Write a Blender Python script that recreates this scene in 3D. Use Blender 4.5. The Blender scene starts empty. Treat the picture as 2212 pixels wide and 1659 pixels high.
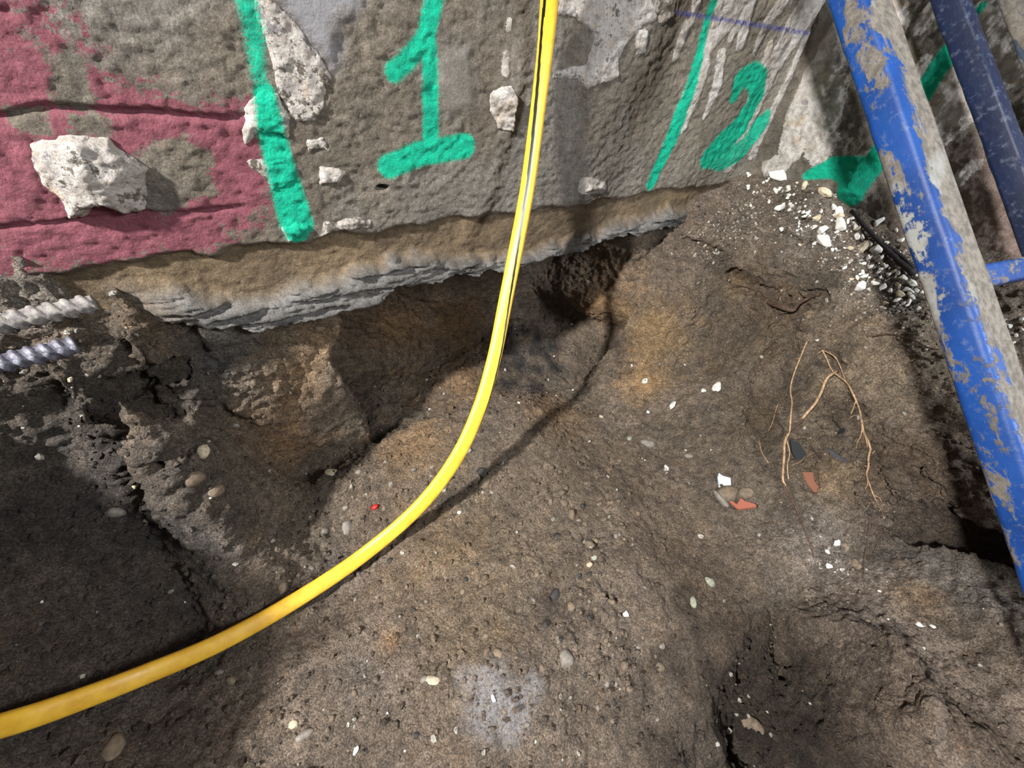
import bpy, bmesh, math, random
import numpy as np
from mathutils import Vector, Matrix, Quaternion
from mathutils.bvhtree import BVHTree

random.seed(7); RNG = np.random.default_rng(7)
scene = bpy.context.scene
COL = scene.collection

# ------------------------------------------------------------------ camera
# world: x along the back wall (to the right), y into the back wall (its face is y=0), z up, pit floor about z=0
F_PX, CX, CY = 831.0, 1106.0, 829.5
CAM = np.array([0.0, -1.0, 1.15])
_n = np.array([-106, 900, 831.0]); _n /= np.linalg.norm(_n)
_v = np.array([1583, -581, 831.0]); _v -= _n * (_v @ _n); _v /= np.linalg.norm(_v)
_w = np.cross(_n, _v)
if _w[2] < 0: _w = -_w
ROT = np.array([_v, _w, -_n])                       # world = ROT @ (right, down, forward)
cam_d = bpy.data.cameras.new('camera'); cam = bpy.data.objects.new('camera', cam_d); COL.objects.link(cam)
cam_d.sensor_width = 36.0; cam_d.lens = 36.0 * F_PX / 2212.0; cam_d.clip_start = 0.02
M = Matrix.Identity(4)
for i in range(3):
    M[i][0] = ROT[i, 0]; M[i][1] = -ROT[i, 1]; M[i][2] = -ROT[i, 2]; M[i][3] = CAM[i]
cam.matrix_world = M
scene.camera = cam

# ------------------------------------------------------------------ world, lamps, exposure
wd = bpy.data.worlds.new('world'); scene.world = wd; wd.use_nodes = True
wd.node_tree.nodes['Background'].inputs[0].default_value = (0.86, 0.93, 1.0, 1)
wd.node_tree.nodes['Background'].inputs[1].default_value = 0.165
def lamp(name, kind, loc, target, energy, size, color):
    l = bpy.data.lights.new(name, kind); l.energy = energy; l.color = color
    if kind == 'AREA': l.shape = 'DISK'; l.size = size
    else: l.shadow_soft_size = size
    o = bpy.data.objects.new(name, l); COL.objects.link(o); o.location = loc
    o.rotation_euler = (Vector(target) - Vector(loc)).to_track_quat('-Z', 'Y').to_euler()
    return o
lamp('work_lamp', 'POINT', (-2.3, -1.0, 2.85), (0.6, 0, 0.4), 1300, 0.10, (1.0, 0.98, 0.96))
lamp('fill_lamp', 'AREA', (1.75, -2.5, 2.15), (1.2, -0.4, 0.5), 105, 0.8, (0.92, 0.96, 1.0))  # added fill out of view, brightens the side the ladder shades
scene.view_settings.view_transform = 'Standard'
scene.view_settings.look = 'None'
scene.view_settings.exposure = 0.15
scene.view_settings.gamma = 1.0
scene.view_settings.use_curve_mapping = False

# ------------------------------------------------------------------ helpers
def ray(px, py): return ROT @ np.array([px - CX, py - CY, F_PX])
def on_z(px, py, z): d = ray(px, py); return CAM + d * ((z - CAM[2]) / d[2])
def on_y(px, py, y=0.0): d = ray(px, py); return CAM + d * ((y - CAM[1]) / d[1])
def on_x(px, py, x): d = ray(px, py); return CAM + d * ((x - CAM[0]) / d[0])
def at_depth(px, py, dep): return CAM + ray(px, py) * (dep / F_PX)
WX = 1.88                                           # face of the right wall
def wb(px, py): p = on_y(px, py); return (p[0], p[2])       # back wall plane coordinates
def wr(px, py): p = on_x(px, py, WX); return (p[1], p[2])   # right wall plane coordinates
def lin(r, g, b):
    f = lambda c: (c / 255 / 12.92) if c <= 10.3 else ((c / 255 + 0.055) / 1.055) ** 2.4
    return np.array([f(r), f(g), f(b)])
def sm(a, b, x): t = np.clip((x - a) / (b - a), 0, 1); return t * t * (3 - 2 * t)
def smin(a, b, k): h = np.clip(0.5 + 0.5 * (b - a) / k, 0, 1); return b + (a - b) * h - k * h * (1 - h)
def smax(a, b, k): return -smin(-a, -b, k)

def _hash(ix, iy, iz, seed):
    h = (ix.astype(np.int64) * 374761393 + iy.astype(np.int64) * 668265263 + iz.astype(np.int64) * 2147483647 + seed * 974711) & 0xffffffff
    h = ((h ^ (h >> 13)) * 1274126177) & 0xffffffff
    h = ((h ^ (h >> 16)) * 2246822519) & 0xffffffff
    return ((h ^ (h >> 15)) & 0xffff) / 32767.5 - 1.0
def vnoise(p, seed=0):
    i = np.floor(p).astype(np.int64); f = p - i; u = f * f * f * (f * (f * 6 - 15) + 10)
    r = 0
    for dx in (0, 1):
        for dy in (0, 1):
            for dz in (0, 1):
                wgt = (u[:, 0] if dx else 1 - u[:, 0]) * (u[:, 1] if dy else 1 - u[:, 1]) * (u[:, 2] if dz else 1 - u[:, 2])
                r = r + wgt * _hash(i[:, 0] + dx, i[:, 1] + dy, i[:, 2] + dz, seed)
    return r
def fbm(p, scale, octv=4, gain=0.5, seed=0):
    p = np.asarray(p) / scale; a = 1.0; r = 0; t = 0
    for k in range(octv):
        r = r + a * vnoise(p + 17.3 * k, seed + k); t += a; a *= gain; p = p * 2.03
    return r / t * 1.6
def seg_dist(x, z, pts):
    """distance to a polyline and the interpolated half width there; pts = (x, z, half_width)"""
    best = np.full(x.shape, 1e9)
    for a, b in zip(pts[:-1], pts[1:]):
        ax, az, aw = a; bx, bz, bw = b
        L = (bx - ax) ** 2 + (bz - az) ** 2 + 1e-12
        t = np.clip(((x - ax) * (bx - ax) + (z - az) * (bz - az)) / L, 0, 1)
        d = np.hypot(x - ax - t * (bx - ax), z - az - t * (bz - az)) - (aw + t * (bw - aw))
        best = np.minimum(best, d)
    return best
def poly_sd(x, z, poly):
    """signed distance to polygon, positive inside"""
    d = np.full(x.shape, 1e9); ins = np.zeros(x.shape, bool)
    n = len(poly)
    for k in range(n):
        ax, az = poly[k]; bx, bz = poly[(k + 1) % n]
        L = (bx - ax) ** 2 + (bz - az) ** 2 + 1e-12
        t = np.clip(((x - ax) * (bx - ax) + (z - az) * (bz - az)) / L, 0, 1)
        d = np.minimum(d, np.hypot(x - ax - t * (bx - ax), z - az - t * (bz - az)))
        c = ((az > z) != (bz > z)) & (x < (bx - ax) * (z - az) / ((bz - az) + 1e-15) + ax)
        ins ^= c
    return np.where(ins, d, -d)

def mesh_np(name, verts, faces, mat, smooth=True, attrs=None):
    me = bpy.data.meshes.new(name)
    verts = np.ascontiguousarray(verts, np.float32); faces = np.ascontiguousarray(faces, np.int32)
    nv, (nf, k) = len(verts), faces.shape
    me.vertices.add(nv); me.vertices.foreach_set('co', verts.ravel())
    me.loops.add(nf * k); me.loops.foreach_set('vertex_index', faces.ravel())
    me.polygons.add(nf); me.polygons.foreach_set('loop_start', np.arange(0, nf * k, k, dtype=np.int32))
    me.polygons.foreach_set('loop_total', np.full(nf, k, np.int32))
    me.polygons.foreach_set('use_smooth', np.full(nf, smooth, bool))
    for an, arr in (attrs or {}).items():
        a = me.attributes.new(an, 'FLOAT_COLOR', 'POINT')
        full = np.ones((nv, 4), np.float32); full[:, :arr.shape[1]] = arr
        a.data.foreach_set('color', full.ravel())
    me.update(calc_edges=True); me.validate()
    me.materials.append(mat)
    return me
def link(name, me, parent=None):
    o = bpy.data.objects.new(name, me); COL.objects.link(o)
    if parent: o.parent = parent
    return o
def tag(o, label=None, cat=None, group=None, kind=None):
    if label: o['label'] = label
    if cat: o['category'] = cat
    if group: o['group'] = group
    if kind: o['kind'] = kind
    return o
def bm_obj(name, bm, mat, parent=None, smooth=True):
    me = bpy.data.meshes.new(name); bm.to_mesh(me); bm.free()
    for p in me.polygons: p.use_smooth = smooth
    me.materials.append(mat)
    return link(name, me, parent)

# ------------------------------------------------------------------ materials
class NT:
    def __init__(s, name):
        s.m = bpy.data.materials.new(name); s.m.use_nodes = True; s.t = s.m.node_tree; s.b = s.t.nodes['Principled BSDF']
    def n(s, typ, **kw):
        nd = s.t.nodes.new(typ)
        for k, v in kw.items(): setattr(nd, k, v)
        return nd
    def l(s, a, b): s.t.links.new(a, b)
    def val(s, sock, v):
        if hasattr(v, 'is_output'): s.l(v, sock)
        else: sock.default_value = v
    def coord(s): return s.n('ShaderNodeTexCoord').outputs['Object']
    def geo(s): return s.n('ShaderNodeNewGeometry').outputs['Position']
    def noise(s, co, scale, detail=4, rough=0.6, dist=0.0):
        nd = s.n('ShaderNodeTexNoise'); s.l(co, nd.inputs['Vector'])
        nd.inputs['Scale'].default_value = scale; nd.inputs['Detail'].default_value = detail; nd.inputs['Roughness'].default_value = rough
        nd.inputs['Distortion'].default_value = dist
        return nd.outputs['Fac']
    def voro(s, co, scale, feature='F1'):
        nd = s.n('ShaderNodeTexVoronoi', feature=feature); s.l(co, nd.inputs['Vector']); nd.inputs['Scale'].default_value = scale
        return nd.outputs['Distance']
    def math(s, op, a, b=0.0, c=0.0):
        nd = s.n('ShaderNodeMath', operation=op); s.val(nd.inputs[0], a); s.val(nd.inputs[1], b); s.val(nd.inputs[2], c)
        return nd.outputs[0]
    def ramp(s, x, a, b, lo=0.0, hi=1.0):
        nd = s.n('ShaderNodeMapRange', interpolation_type='SMOOTHSTEP'); s.val(nd.inputs['Value'], x)
        nd.inputs['From Min'].default_value = a; nd.inputs['From Max'].default_value = b
        nd.inputs['To Min'].default_value = lo; nd.inputs['To Max'].default_value = hi
        return nd.outputs[0]
    def mix(s, fac, a, b, mode='MIX'):
        nd = s.n('ShaderNodeMix', data_type='RGBA', blend_type=mode)
        s.val(nd.inputs[0], fac); s.val(nd.inputs[6], a); s.val(nd.inputs[7], b)
        return nd.outputs[2]
    def attr(s, name):
        nd = s.n('ShaderNodeAttribute', attribute_name=name); return nd.outputs['Color']
    def sep(s, c):
        nd = s.n('ShaderNodeSeparateColor'); s.l(c, nd.inputs[0]); return nd.outputs
    def gray(s, f):
        nd = s.n('ShaderNodeCombineColor')
        for i in range(3): s.l(f, nd.inputs[i])
        return nd.outputs[0]
    def bump(s, h, strength=0.5, dist=0.01, nrm=None):
        nd = s.n('ShaderNodeBump'); nd.inputs['Strength'].default_value = strength; nd.inputs['Distance'].default_value = dist
        s.l(h, nd.inputs['Height'])
        if nrm is not None: s.l(nrm, nd.inputs['Normal'])
        return nd.outputs[0]
    def done(s, col=None, rough=None, nrm=None, **kw):
        if col is not None: s.val(s.b.inputs['Base Color'], col)
        if rough is not None: s.val(s.b.inputs['Roughness'], rough)
        if nrm is not None: s.l(nrm, s.b.inputs['Normal'])
        for k, v in kw.items(): s.val(s.b.inputs[k], v)
        return s.m
def C4(r, g, b): return (*lin(r, g, b), 1.0)

def mat_soil():
    t = NT('soil'); co = t.geo()
    c = t.attr('col'); ex = t.sep(t.attr('ext'))       # ext: r wetness, g white flecks, b light crust
    n1 = t.noise(co, 38, 6, 0.65); n2 = t.noise(co, 260, 4, 0.7); n3 = t.noise(co, 9, 5, 0.6)
    k = t.math('MULTIPLY', t.ramp(n1, 0.25, 0.75, 0.62, 1.35), t.ramp(n2, 0.25, 0.75, 0.6, 1.4))
    k = t.math('MULTIPLY', k, t.ramp(n3, 0.3, 0.7, 0.8, 1.2))
    col = t.mix(1.0, c, t.gray(k), 'MULTIPLY')
    col = t.mix(t.ramp(t.noise(co, 16, 5, 0.7, 0.6), 0.54, 0.72, 0, 0.8), col, (1.14, 1.0, 0.82, 1), 'MULTIPLY')
    col = t.mix(t.ramp(t.noise(co, 24, 5, 0.72, 0.8), 0.58, 0.74, 0, 0.65), col, (0.5, 0.51, 0.53, 1), 'MULTIPLY')
    cell = t.n('ShaderNodeTexVoronoi'); t.l(co, cell.inputs['Vector']); cell.inputs['Scale'].default_value = 330
    cv = t.sep(cell.outputs['Color'])[0]
    col = t.mix(1.0, col, t.gray(t.ramp(cv, 0, 1, 0.62, 1.42)), 'MULTIPLY')
    fl = t.math('GREATER_THAN', t.math('ADD', t.noise(co, 420, 2, 0.5), t.math('MULTIPLY', ex[1], 0.07)), 0.80)
    col = t.mix(fl, col, C4(205, 200, 190))
    cr = t.math('MULTIPLY', t.ramp(t.noise(co, 150, 6, 0.75), 0.34, 0.62), t.ramp(ex[2], 0.1, 0.8, 0, 0.75))
    col = t.mix(cr, col, C4(168, 168, 172))
    wet = t.ramp(t.noise(co, 70, 4, 0.6), 0.4, 0.7, 0.92, 0.55)
    rough = t.math('SUBTRACT', wet, t.math('MULTIPLY', ex[0], 0.3))
    h1 = t.noise(co, 150, 7, 0.82); h2 = t.voro(co, 85); h3 = t.voro(co, 330)
    gate = t.ramp(t.noise(co, 18, 3, 0.6), 0.38, 0.62)
    h = t.math('ADD', t.math('MULTIPLY', h1, 0.9), t.math('ADD', t.math('MULTIPLY', t.math('MULTIPLY', h2, gate), -1.25), t.math('MULTIPLY', h3, -0.4)))
    return t.done(col, rough, t.bump(h, 0.9, 0.009), **{'Specular IOR Level': 0.35})

def mat_wall():
    t = NT('wall_render'); co = t.geo()
    c = t.attr('col'); pm = t.sep(t.attr('paint'))     # r red paint, g green spray, b white plaster film
    ex = t.sep(t.attr('ext'))                          # r smoothness, g blue chalk, b strata
    n1 = t.noise(co, 45, 6, 0.7); n2 = t.noise(co, 230, 5, 0.7); n3 = t.noise(co, 8, 4, 0.6)
    rough_k = t.math('SUBTRACT', 1.0, t.math('MULTIPLY', ex[0], 0.75))
    k = t.math('MULTIPLY', t.ramp(n1, 0.25, 0.75, 0.7, 1.28), t.ramp(n2, 0.2, 0.8, 0.62, 1.38))
    k = t.math('MULTIPLY', k, t.ramp(n3, 0.3, 0.7, 0.85, 1.15))
    kk = t.mix(rough_k, (1, 1, 1, 1), t.gray(k))
    col = t.mix(1.0, c, kk, 'MULTIPLY')
    nf = t.noise(co, 130, 6, 0.72); nm = t.noise(co, 32, 6, 0.7)
    jag = t.math('ADD', t.math('MULTIPLY', t.math('SUBTRACT', nf, 0.5), 0.9), t.math('MULTIPLY', t.math('SUBTRACT', nm, 0.5), 1.3))
    wm = t.ramp(t.math('ADD', pm[2], jag), 0.46, 0.56)
    white = t.mix(t.ramp(nm, 0.4, 0.65), C4(184, 178, 172), C4(146, 137, 127))
    white = t.mix(t.ramp(nf, 0.55, 0.7, 0, 0.7), white, C4(120, 114, 108))
    white = t.mix(t.ramp(t.noise(co, 22, 5, 0.65), 0.55, 0.68, 0, 0.5), white, C4(176, 150, 116))
    white = t.mix(t.ramp(t.noise(co, 19, 5, 0.7), 0.58, 0.66, 0, 0.75), white, C4(104, 102, 106))
    col = t.mix(wm, col, white)
    rm = t.ramp(t.math('ADD', pm[0], t.math('MULTIPLY', jag, 1.25)), 0.42, 0.54)
    red = t.mix(t.ramp(nm, 0.3, 0.7), C4(132, 76, 86), C4(108, 60, 68))
    red = t.mix(t.ramp(n2, 0.55, 0.75, 0, 0.5), red, C4(90, 60, 60))
    col = t.mix(rm, col, red)
    gj = t.math('ADD', t.math('MULTIPLY', t.math('SUBTRACT', n2, 0.5), 0.9), t.math('MULTIPLY', t.math('SUBTRACT', nf, 0.5), 0.5))
    gm = t.ramp(t.math('ADD', pm[1], gj), 0.34, 0.78)
    col = t.mix(gm, col, t.mix(t.ramp(nm, 0.3, 0.7), C4(0, 172, 134), C4(0, 140, 112)))
    col = t.mix(t.math('MULTIPLY', ex[1], t.ramp(nf, 0.35, 0.6)), col, C4(58, 62, 138))
    h1 = t.noise(co, 120, 6, 0.75); h2 = t.voro(co, 200)
    st = t.n('ShaderNodeMapping'); t.l(co, st.inputs['Vector']); st.inputs['Scale'].default_value = (12, 30, 70)
    hs = t.noise(st.outputs[0], 2.2, 6, 0.75, 0.5)
    h = t.math('ADD', t.math('MULTIPLY', h1, 1.0), t.math('MULTIPLY', h2, -0.25))
    h = t.math('MULTIPLY', h, rough_k)
    h = t.math('ADD', h, t.math('MULTIPLY', hs, t.math('MULTIPLY', ex[2], 1.6)))
    return t.done(col, t.ramp(n1, 0.3, 0.7, 0.95, 0.7), t.bump(h, 0.75, 0.007), **{'Specular IOR Level': 0.3})

def mat_plain(name, c1, c2, scale=40, rough=0.7, bump=0.3, dark=None, spec=0.4, bd=0.004):
    t = NT(name); co = t.coord()
    n = t.noise(co, scale, 6, 0.65); n2 = t.noise(co, scale * 5, 4, 0.7)
    col = t.mix(t.ramp(n, 0.35, 0.65), C4(*c1), C4(*c2))
    if dark: col = t.mix(t.ramp(n2, 0.58, 0.72, 0, 0.8), col, C4(*dark))
    return t.done(col, rough, t.bump(t.math('ADD', n, t.math('MULTIPLY', n2, 0.4)), bump, bd), **{'Specular IOR Level': spec})
def mat_ladder(name, blue, mudamt):
    t = NT(name); co = t.coord()
    m1 = t.n('ShaderNodeMapping'); t.l(co, m1.inputs['Vector']); m1.inputs['Scale'].default_value = (1, 1, 0.38)
    a = t.noise(m1.outputs[0], 17, 8, 0.68, 0.4); b = t.noise(co, 60, 6, 0.7); g = t.noise(co, 6, 4, 0.6)
    at = t.sep(t.attr('mud'))
    k = t.math('ADD', t.math('ADD', a, t.math('MULTIPLY', t.math('SUBTRACT', b, 0.5), 0.35)), t.math('MULTIPLY', t.math('SUBTRACT', at[0], 0.5), 0.42))
    f = t.ramp(k, 0.60 - mudamt, 0.66 - mudamt)
    bl = t.mix(t.ramp(g, 0.35, 0.7), C4(*blue), C4(blue[0] * 0.7, blue[1] * 0.75, blue[2] * 0.8))
    bl = t.mix(t.ramp(b, 0.52, 0.72, 0, 0.35), bl, C4(110, 120, 135))
    mud = t.mix(t.ramp(b, 0.35, 0.65), C4(118, 111, 102), C4(82, 77, 70))
    mud = t.mix(t.ramp(g, 0.54, 0.66, 0, 0.8), mud, C4(138, 140, 136))
    col = t.mix(f, bl, mud)
    h = t.math('ADD', t.math('MULTIPLY', f, 0.6), t.math('MULTIPLY', b, 0.4))
    return t.done(col, t.ramp(k, 0.5, 0.62, 0.5, 0.9), t.bump(h, 0.5, 0.004), **{'Specular IOR Level': 0.4})
def mat_hose():
    t = NT('yellow_hose'); co = t.coord()
    uv = t.n('ShaderNodeAttribute', attribute_name='hose').outputs['Color']; s = t.sep(uv)   # r stripe, g end dirt
    n = t.noise(co, 30, 6, 0.65); n2 = t.noise(co, 160, 4, 0.7)
    col = t.mix(t.ramp(n, 0.35, 0.7), C4(232, 184, 58), C4(214, 160, 46))
    col = t.mix(t.ramp(n2, 0.6, 0.75, 0, 0.35), col, C4(170, 120, 40))
    col = t.mix(t.ramp(t.math('ADD', t.noise(co, 22, 6, 0.7), t.math('MULTIPLY', s[1], 0.12)), 0.70, 0.76, 0, 0.75), col, C4(90, 64, 34))
    col = t.mix(t.ramp(s[0], 0.45, 0.55), col, C4(16, 14, 12))
    return t.done(col, 0.42, t.bump(n2, 0.12, 0.002), **{'Specular IOR Level': 0.45})

SOIL = mat_soil(); WALL = mat_wall()
WHITE = mat_plain('white_plaster', (222, 220, 214), (196, 190, 180), 60, 0.75, 0.4, (150, 142, 130))
CREAM = mat_plain('cream_stone', (188, 176, 150), (150, 136, 112), 2.5, 0.75, 0.3, (112, 98, 80))
PALEG = mat_plain('pale_green_stone', (150, 152, 134), (122, 122, 106), 2.5, 0.65, 0.3, (104, 96, 80))
GREY = mat_plain('grey_pebble', (124, 117, 108), (100, 93, 84), 2.5, 0.6, 0.25, (88, 78, 66))
TAN = mat_plain('tan_pebble', (122, 107, 88), (98, 86, 71), 2.5, 0.7, 0.3, (88, 76, 62))
BROWN = mat_plain('brown_pebble', (112, 97, 80), (88, 76, 63), 2.5, 0.75, 0.4, (74, 63, 52))
DARK = mat_plain('dark_stone', (58, 56, 54), (40, 38, 36), 40, 0.6, 0.3)
SLATE = mat_plain('slate', (44, 46, 50), (30, 32, 34), 40, 0.45, 0.3)
BRICK = mat_plain('brick', (164, 98, 78), (138, 80, 62), 60, 0.85, 0.5, (120, 70, 56))
REDBIT = mat_plain('red_plastic', (206, 40, 36), (170, 30, 30), 40, 0.4, 0.1)
ROOTP = mat_plain('root_pale', (184, 154, 120), (138, 112, 84), 90, 0.75, 0.4, (92, 70, 50))
ROOTD = mat_plain('root_dark', (92, 70, 56), (62, 48, 40), 90, 0.8, 0.6, (36, 28, 24))
TWIG = mat_plain('twig', (40, 34, 34), (26, 22, 22), 90, 0.7, 0.6)
STEEL = mat_plain('rebar_steel', (104, 104, 116), (62, 62, 72), 80, 0.4, 0.4, (52, 48, 50), 0.6)
STEELD = mat_plain('rebar_dusty', (136, 131, 124), (92, 88, 88), 70, 0.7, 0.5, (70, 66, 66), 0.4)
LADDER = mat_ladder('ladder_blue', (12, 62, 128), 0.075)
LADDER2 = mat_ladder('ladder_blue_shaded', (9, 24, 54), -0.10)  # same blue steel; shade on the second rail is put into the colour
LADDER3 = mat_ladder('ladder_mud', (60, 70, 84), 0.2)
HOSE = mat_hose()
def mat_glass():
    t = NT('glass_shard'); co = t.coord()
    n = t.noise(co, 40, 4, 0.6)
    return t.done(t.mix(t.ramp(n, 0.4, 0.6), C4(205, 218, 230), C4(150, 164, 176)), 0.18, t.bump(n, 0.3, 0.003), **{'Specular IOR Level': 0.6, 'Transmission Weight': 0.25})
GLASS = mat_glass()

# ------------------------------------------------------------------ the wall surface
GREEN_B = [   # spray strokes on the back wall: pixels with half widths
    [(490, -190, 22), (528, -30, 22), (545, 60, 22), (556, 130, 18), (563, 185, 12)],
    [(572, 200, 16), (585, 280, 24), (612, 380, 27), (640, 478, 30), (640, 500, 20)],
    [(952, -75, 13), (944, -30, 15), (935, 20, 14), (918, 85, 13), (880, 130, 13), (850, 155, 13)],
    [(928, 85, 11), (930, 200, 12), (932, 325, 13)],
    [(838, 360, 17), (905, 333, 18), (1005, 316, 17)],
    [(1575, -100, 5), (1532, 30, 4), (1512, 110, 6), (1490, 190, 9), (1455, 290, 11), (1408, 395, 8)],
    [(1588, 205, 7), (1600, 172, 10), (1622, 160, 11), (1636, 176, 12), (1630, 215, 12), (1600, 270, 13), (1560, 310, 15), (1530, 338, 12)],
    [(1538, 342, 10), (1565, 345, 12), (1600, 322, 13), (1640, 272, 12), (1652, 252, 6)],
]
GREEN_W = [0.72, 1, 1, 1, 1, 0.9, 0.9, 0.75]
GREEN_R = [
    [(2124, 12, 5), (2090, 52, 9), (2050, 110, 17), (1990, 205, 20), (1940, 270, 20), (1890, 350, 22), (1846, 425, 18)],
    [(1745, 378, 8), (1800, 362, 22), (1850, 370, 30), (1845, 410, 26)],
]
def to_world(strokes, fn):
    out = []
    for s in strokes:
        w = []
        for (x, y, hw) in s:
            p = fn(x, y); q = fn(x + hw * 0.7, y + hw * 0.7); q2 = fn(x + hw, y)
            w.append((p[0], p[1], math.hypot(q2[0] - p[0], q2[1] - p[1]) * 0.5 + math.hypot(q[0] - p[0], q[1] - p[1]) * 0.5))
        out.append(w)
    return out
GB = to_world(GREEN_B, wb); GR = to_world(GREEN_R, wr)
RED_POLY = [(-1.7, 2.4), (-0.22, 2.4)] + [wb(*p) for p in [(150, -260), (215, 0), (258, 110), (340, 180), (430, 222), (575, 195), (590, 330), (615, 400), (560, 470), (480, 540), (380, 555), (200, 575), (0, 596)]] + [(-1.7, 0.74)]
RED_HOLES = [[wb(*p) for p in h] for h in [
    [(318, 335), (400, 305), (452, 345), (440, 415), (335, 455), (305, 410)],
    [(130, 130), (160, 120), (170, 170), (180, 230), (140, 220), (128, 180)],
    [(40, 250), (90, 255), (95, 275), (45, 272)], [(170, 262), (215, 258), (235, 290), (170, 288)]]]
WHITE_ST = to_world([
    [(1587, -60, 44), (1587, 0, 32), (1552, 60, 18), (1519, 123, 5)], [(1624, -20, 18), (1600, 40, 11), (1577, 80, 4)],
    [(1508, -10, 9), (1493, 50, 4)], [(1613, 29, 10), (1598, 90, 9)], [(1555, 119, 7), (1545, 190, 9), (1522, 253, 3)],
    [(1515, 145, 14), (1490, 210, 18), (1472, 266, 14)],
    [(1775, -30, 24), (1710, 72, 22), (1667, 145, 15), (1624, 253, 10), (1577, 354, 9)],
    [(1740, 90, 8), (1700, 180, 10), (1650, 280, 9), (1625, 330, 7)], [(1460, 120, 6), (1480, 60, 8)], [(1690, 0, 10), (1650, 60, 8), (1630, 110, 4)], [(1660, 100, 6), (1640, 170, 8), (1600, 260, 4)], [(1720, 130, 7), (1690, 220, 7), (1655, 310, 5)], [(1682, 250, 12), (1640, 335, 10)], [(1560, 20, 5), (1535, 90, 4)], [(1092, 120, 6), (1090, 155, 7)], [(1100, 45, 4), (1098, 60, 4)],
    [(1260, 400, 12), (1300, 405, 8)]], wb)
WHITE_ST_R = to_world([
    [(1830, 60, 30), (1768, 174, 34), (1739, 253, 36), (1712, 318, 26)], [(1815, 180, 14), (1790, 260, 20), (1755, 330, 14)],
    [(2119, 65, 30), (2150, 150, 42), (2080, 220, 46), (2040, 290, 22)], [(1935, -20, 22), (1945, 60, 12)], [(2180, 60, 30), (2185, 160, 26)],
    [(1900, 330, 10), (1860, 345, 10)], [(1990, 60, 12), (2020, 20, 16)], [(2010, 250, 24), (2060, 180, 30), (2110, 150, 20)], [(2000, 130, 8), (1985, 160, 6)], [(2140, 20, 26), (2120, 70, 20)], [(1770, 340, 16), (1800, 300, 10)], [(1690, 350, 18), (1660, 362, 12)], [(2100, 360, 10), (2060, 400, 8)]], wr)
BLUE_LINE = to_world([[(1180, -22, 1.6), (1310, 0, 1.6), (1500, 33, 1.6), (1745, 72, 1.6)]], wb)[0]
GREY_POLYS = [[wb(*p) for p in h] for h in [
    [(600, -120), (800, -120), (785, 10), (742, 60), (720, 140), (690, 110), (640, 50), (590, -20)],
    [(950, 120), (1015, 100), (1030, 230), (965, 262), (940, 200)]]]
GREY_R = [wr(*p) for p in [(1800, -60), (1860, -60), (1830, 30), (1800, 90), (1735, 225), (1706, 232), (1740, 130)]]
BOT = np.array([(-1.6, .66), (-0.45, .66), (-0.178, .598), (-0.067, .54), (0.142, .555), (0.25, .556), (0.285, .59), (0.509, .578), (0.663, .565), (0.8, .575), (0.936, .585), (1.185, .6), (1.571, .606), (2.2, .61)])
def wall_bottom(x): return np.interp(x, BOT[:, 0], BOT[:, 1])
ZR = 0.748                                             # lower edge of the render coat
def white_b(x, z):
    m = np.zeros(x.shape)
    for s in WHITE_ST: m = np.maximum(m, sm(0.012, -0.008, seg_dist(x, z, s)))
    return m
def white_r(x, z):
    m = np.zeros(x.shape)
    for s in WHITE_ST_R: m = np.maximum(m, sm(0.03, -0.012, seg_dist(x, z, s)))
    return m
def wall_y(x, z):
    """outward relief of the back wall (negative = toward the pit)"""
    p = np.stack([x, np.zeros_like(x), z], 1)
    g = np.zeros(x.shape)
    for q in GREY_POLYS: g = np.maximum(g, sm(-0.01, 0.02, poly_sd(x, z, q)))
    r = 0.0045 * fbm(p, 0.11, 4, 0.5, 3) + 0.0028 * fbm(p * np.array([1, 1, 1.4]), 0.018, 3, 0.6, 9)
    r = r * (1 - 0.8 * g) - 0.004 * g
    zedge = ZR + 0.012 * fbm(p, 0.08, 3, 0.5, 31)
    rec = sm(zedge + 0.006, zedge - 0.012, z)                  # stained strip behind the render edge
    r = r * (1 - 0.3 * rec) + 0.014 * rec
    zb = wall_bottom(x)
    lipw = 0.085 - 0.05 * sm(0.2, 0.7, x) + 0.03 * sm(0.9, 1.4, x)
    lip = sm(zb + lipw + 0.02, zb + lipw - 0.02, z + 0.018 * fbm(p, 0.07, 3, 0.6, 55)) * sm(-0.32, -0.15, x)
    strata = fbm(p * np.array([0.45, 1, 3.2]), 0.045, 4, 0.6, 77)
    r = r + lip * (-0.04 + 0.018 * strata)
    course = sm(0.010, 0.0, np.abs(z - (wb(300, 246)[1] + 0.006 * fbm(p, 0.1, 2, 0.5, 41)))) * sm(0.12, -0.02, x)
    course2 = sm(0.008, 0.0, np.abs(z - (wb(420, 455)[1] + 0.005 * fbm(p, 0.1, 2, 0.5, 42)))) * sm(0.05, -0.05, x)
    r = r + 0.010 * course + 0.007 * course2 - 0.004 * white_b(x, z)
    hole = np.hypot((x - wb(825, 405)[0]) / 0.016, (z - wb(825, 405)[1]) / 0.008)
    r = r + 0.03 * sm(1.1, 0.5, hole)
    return r, rec, lip, strata
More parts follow.
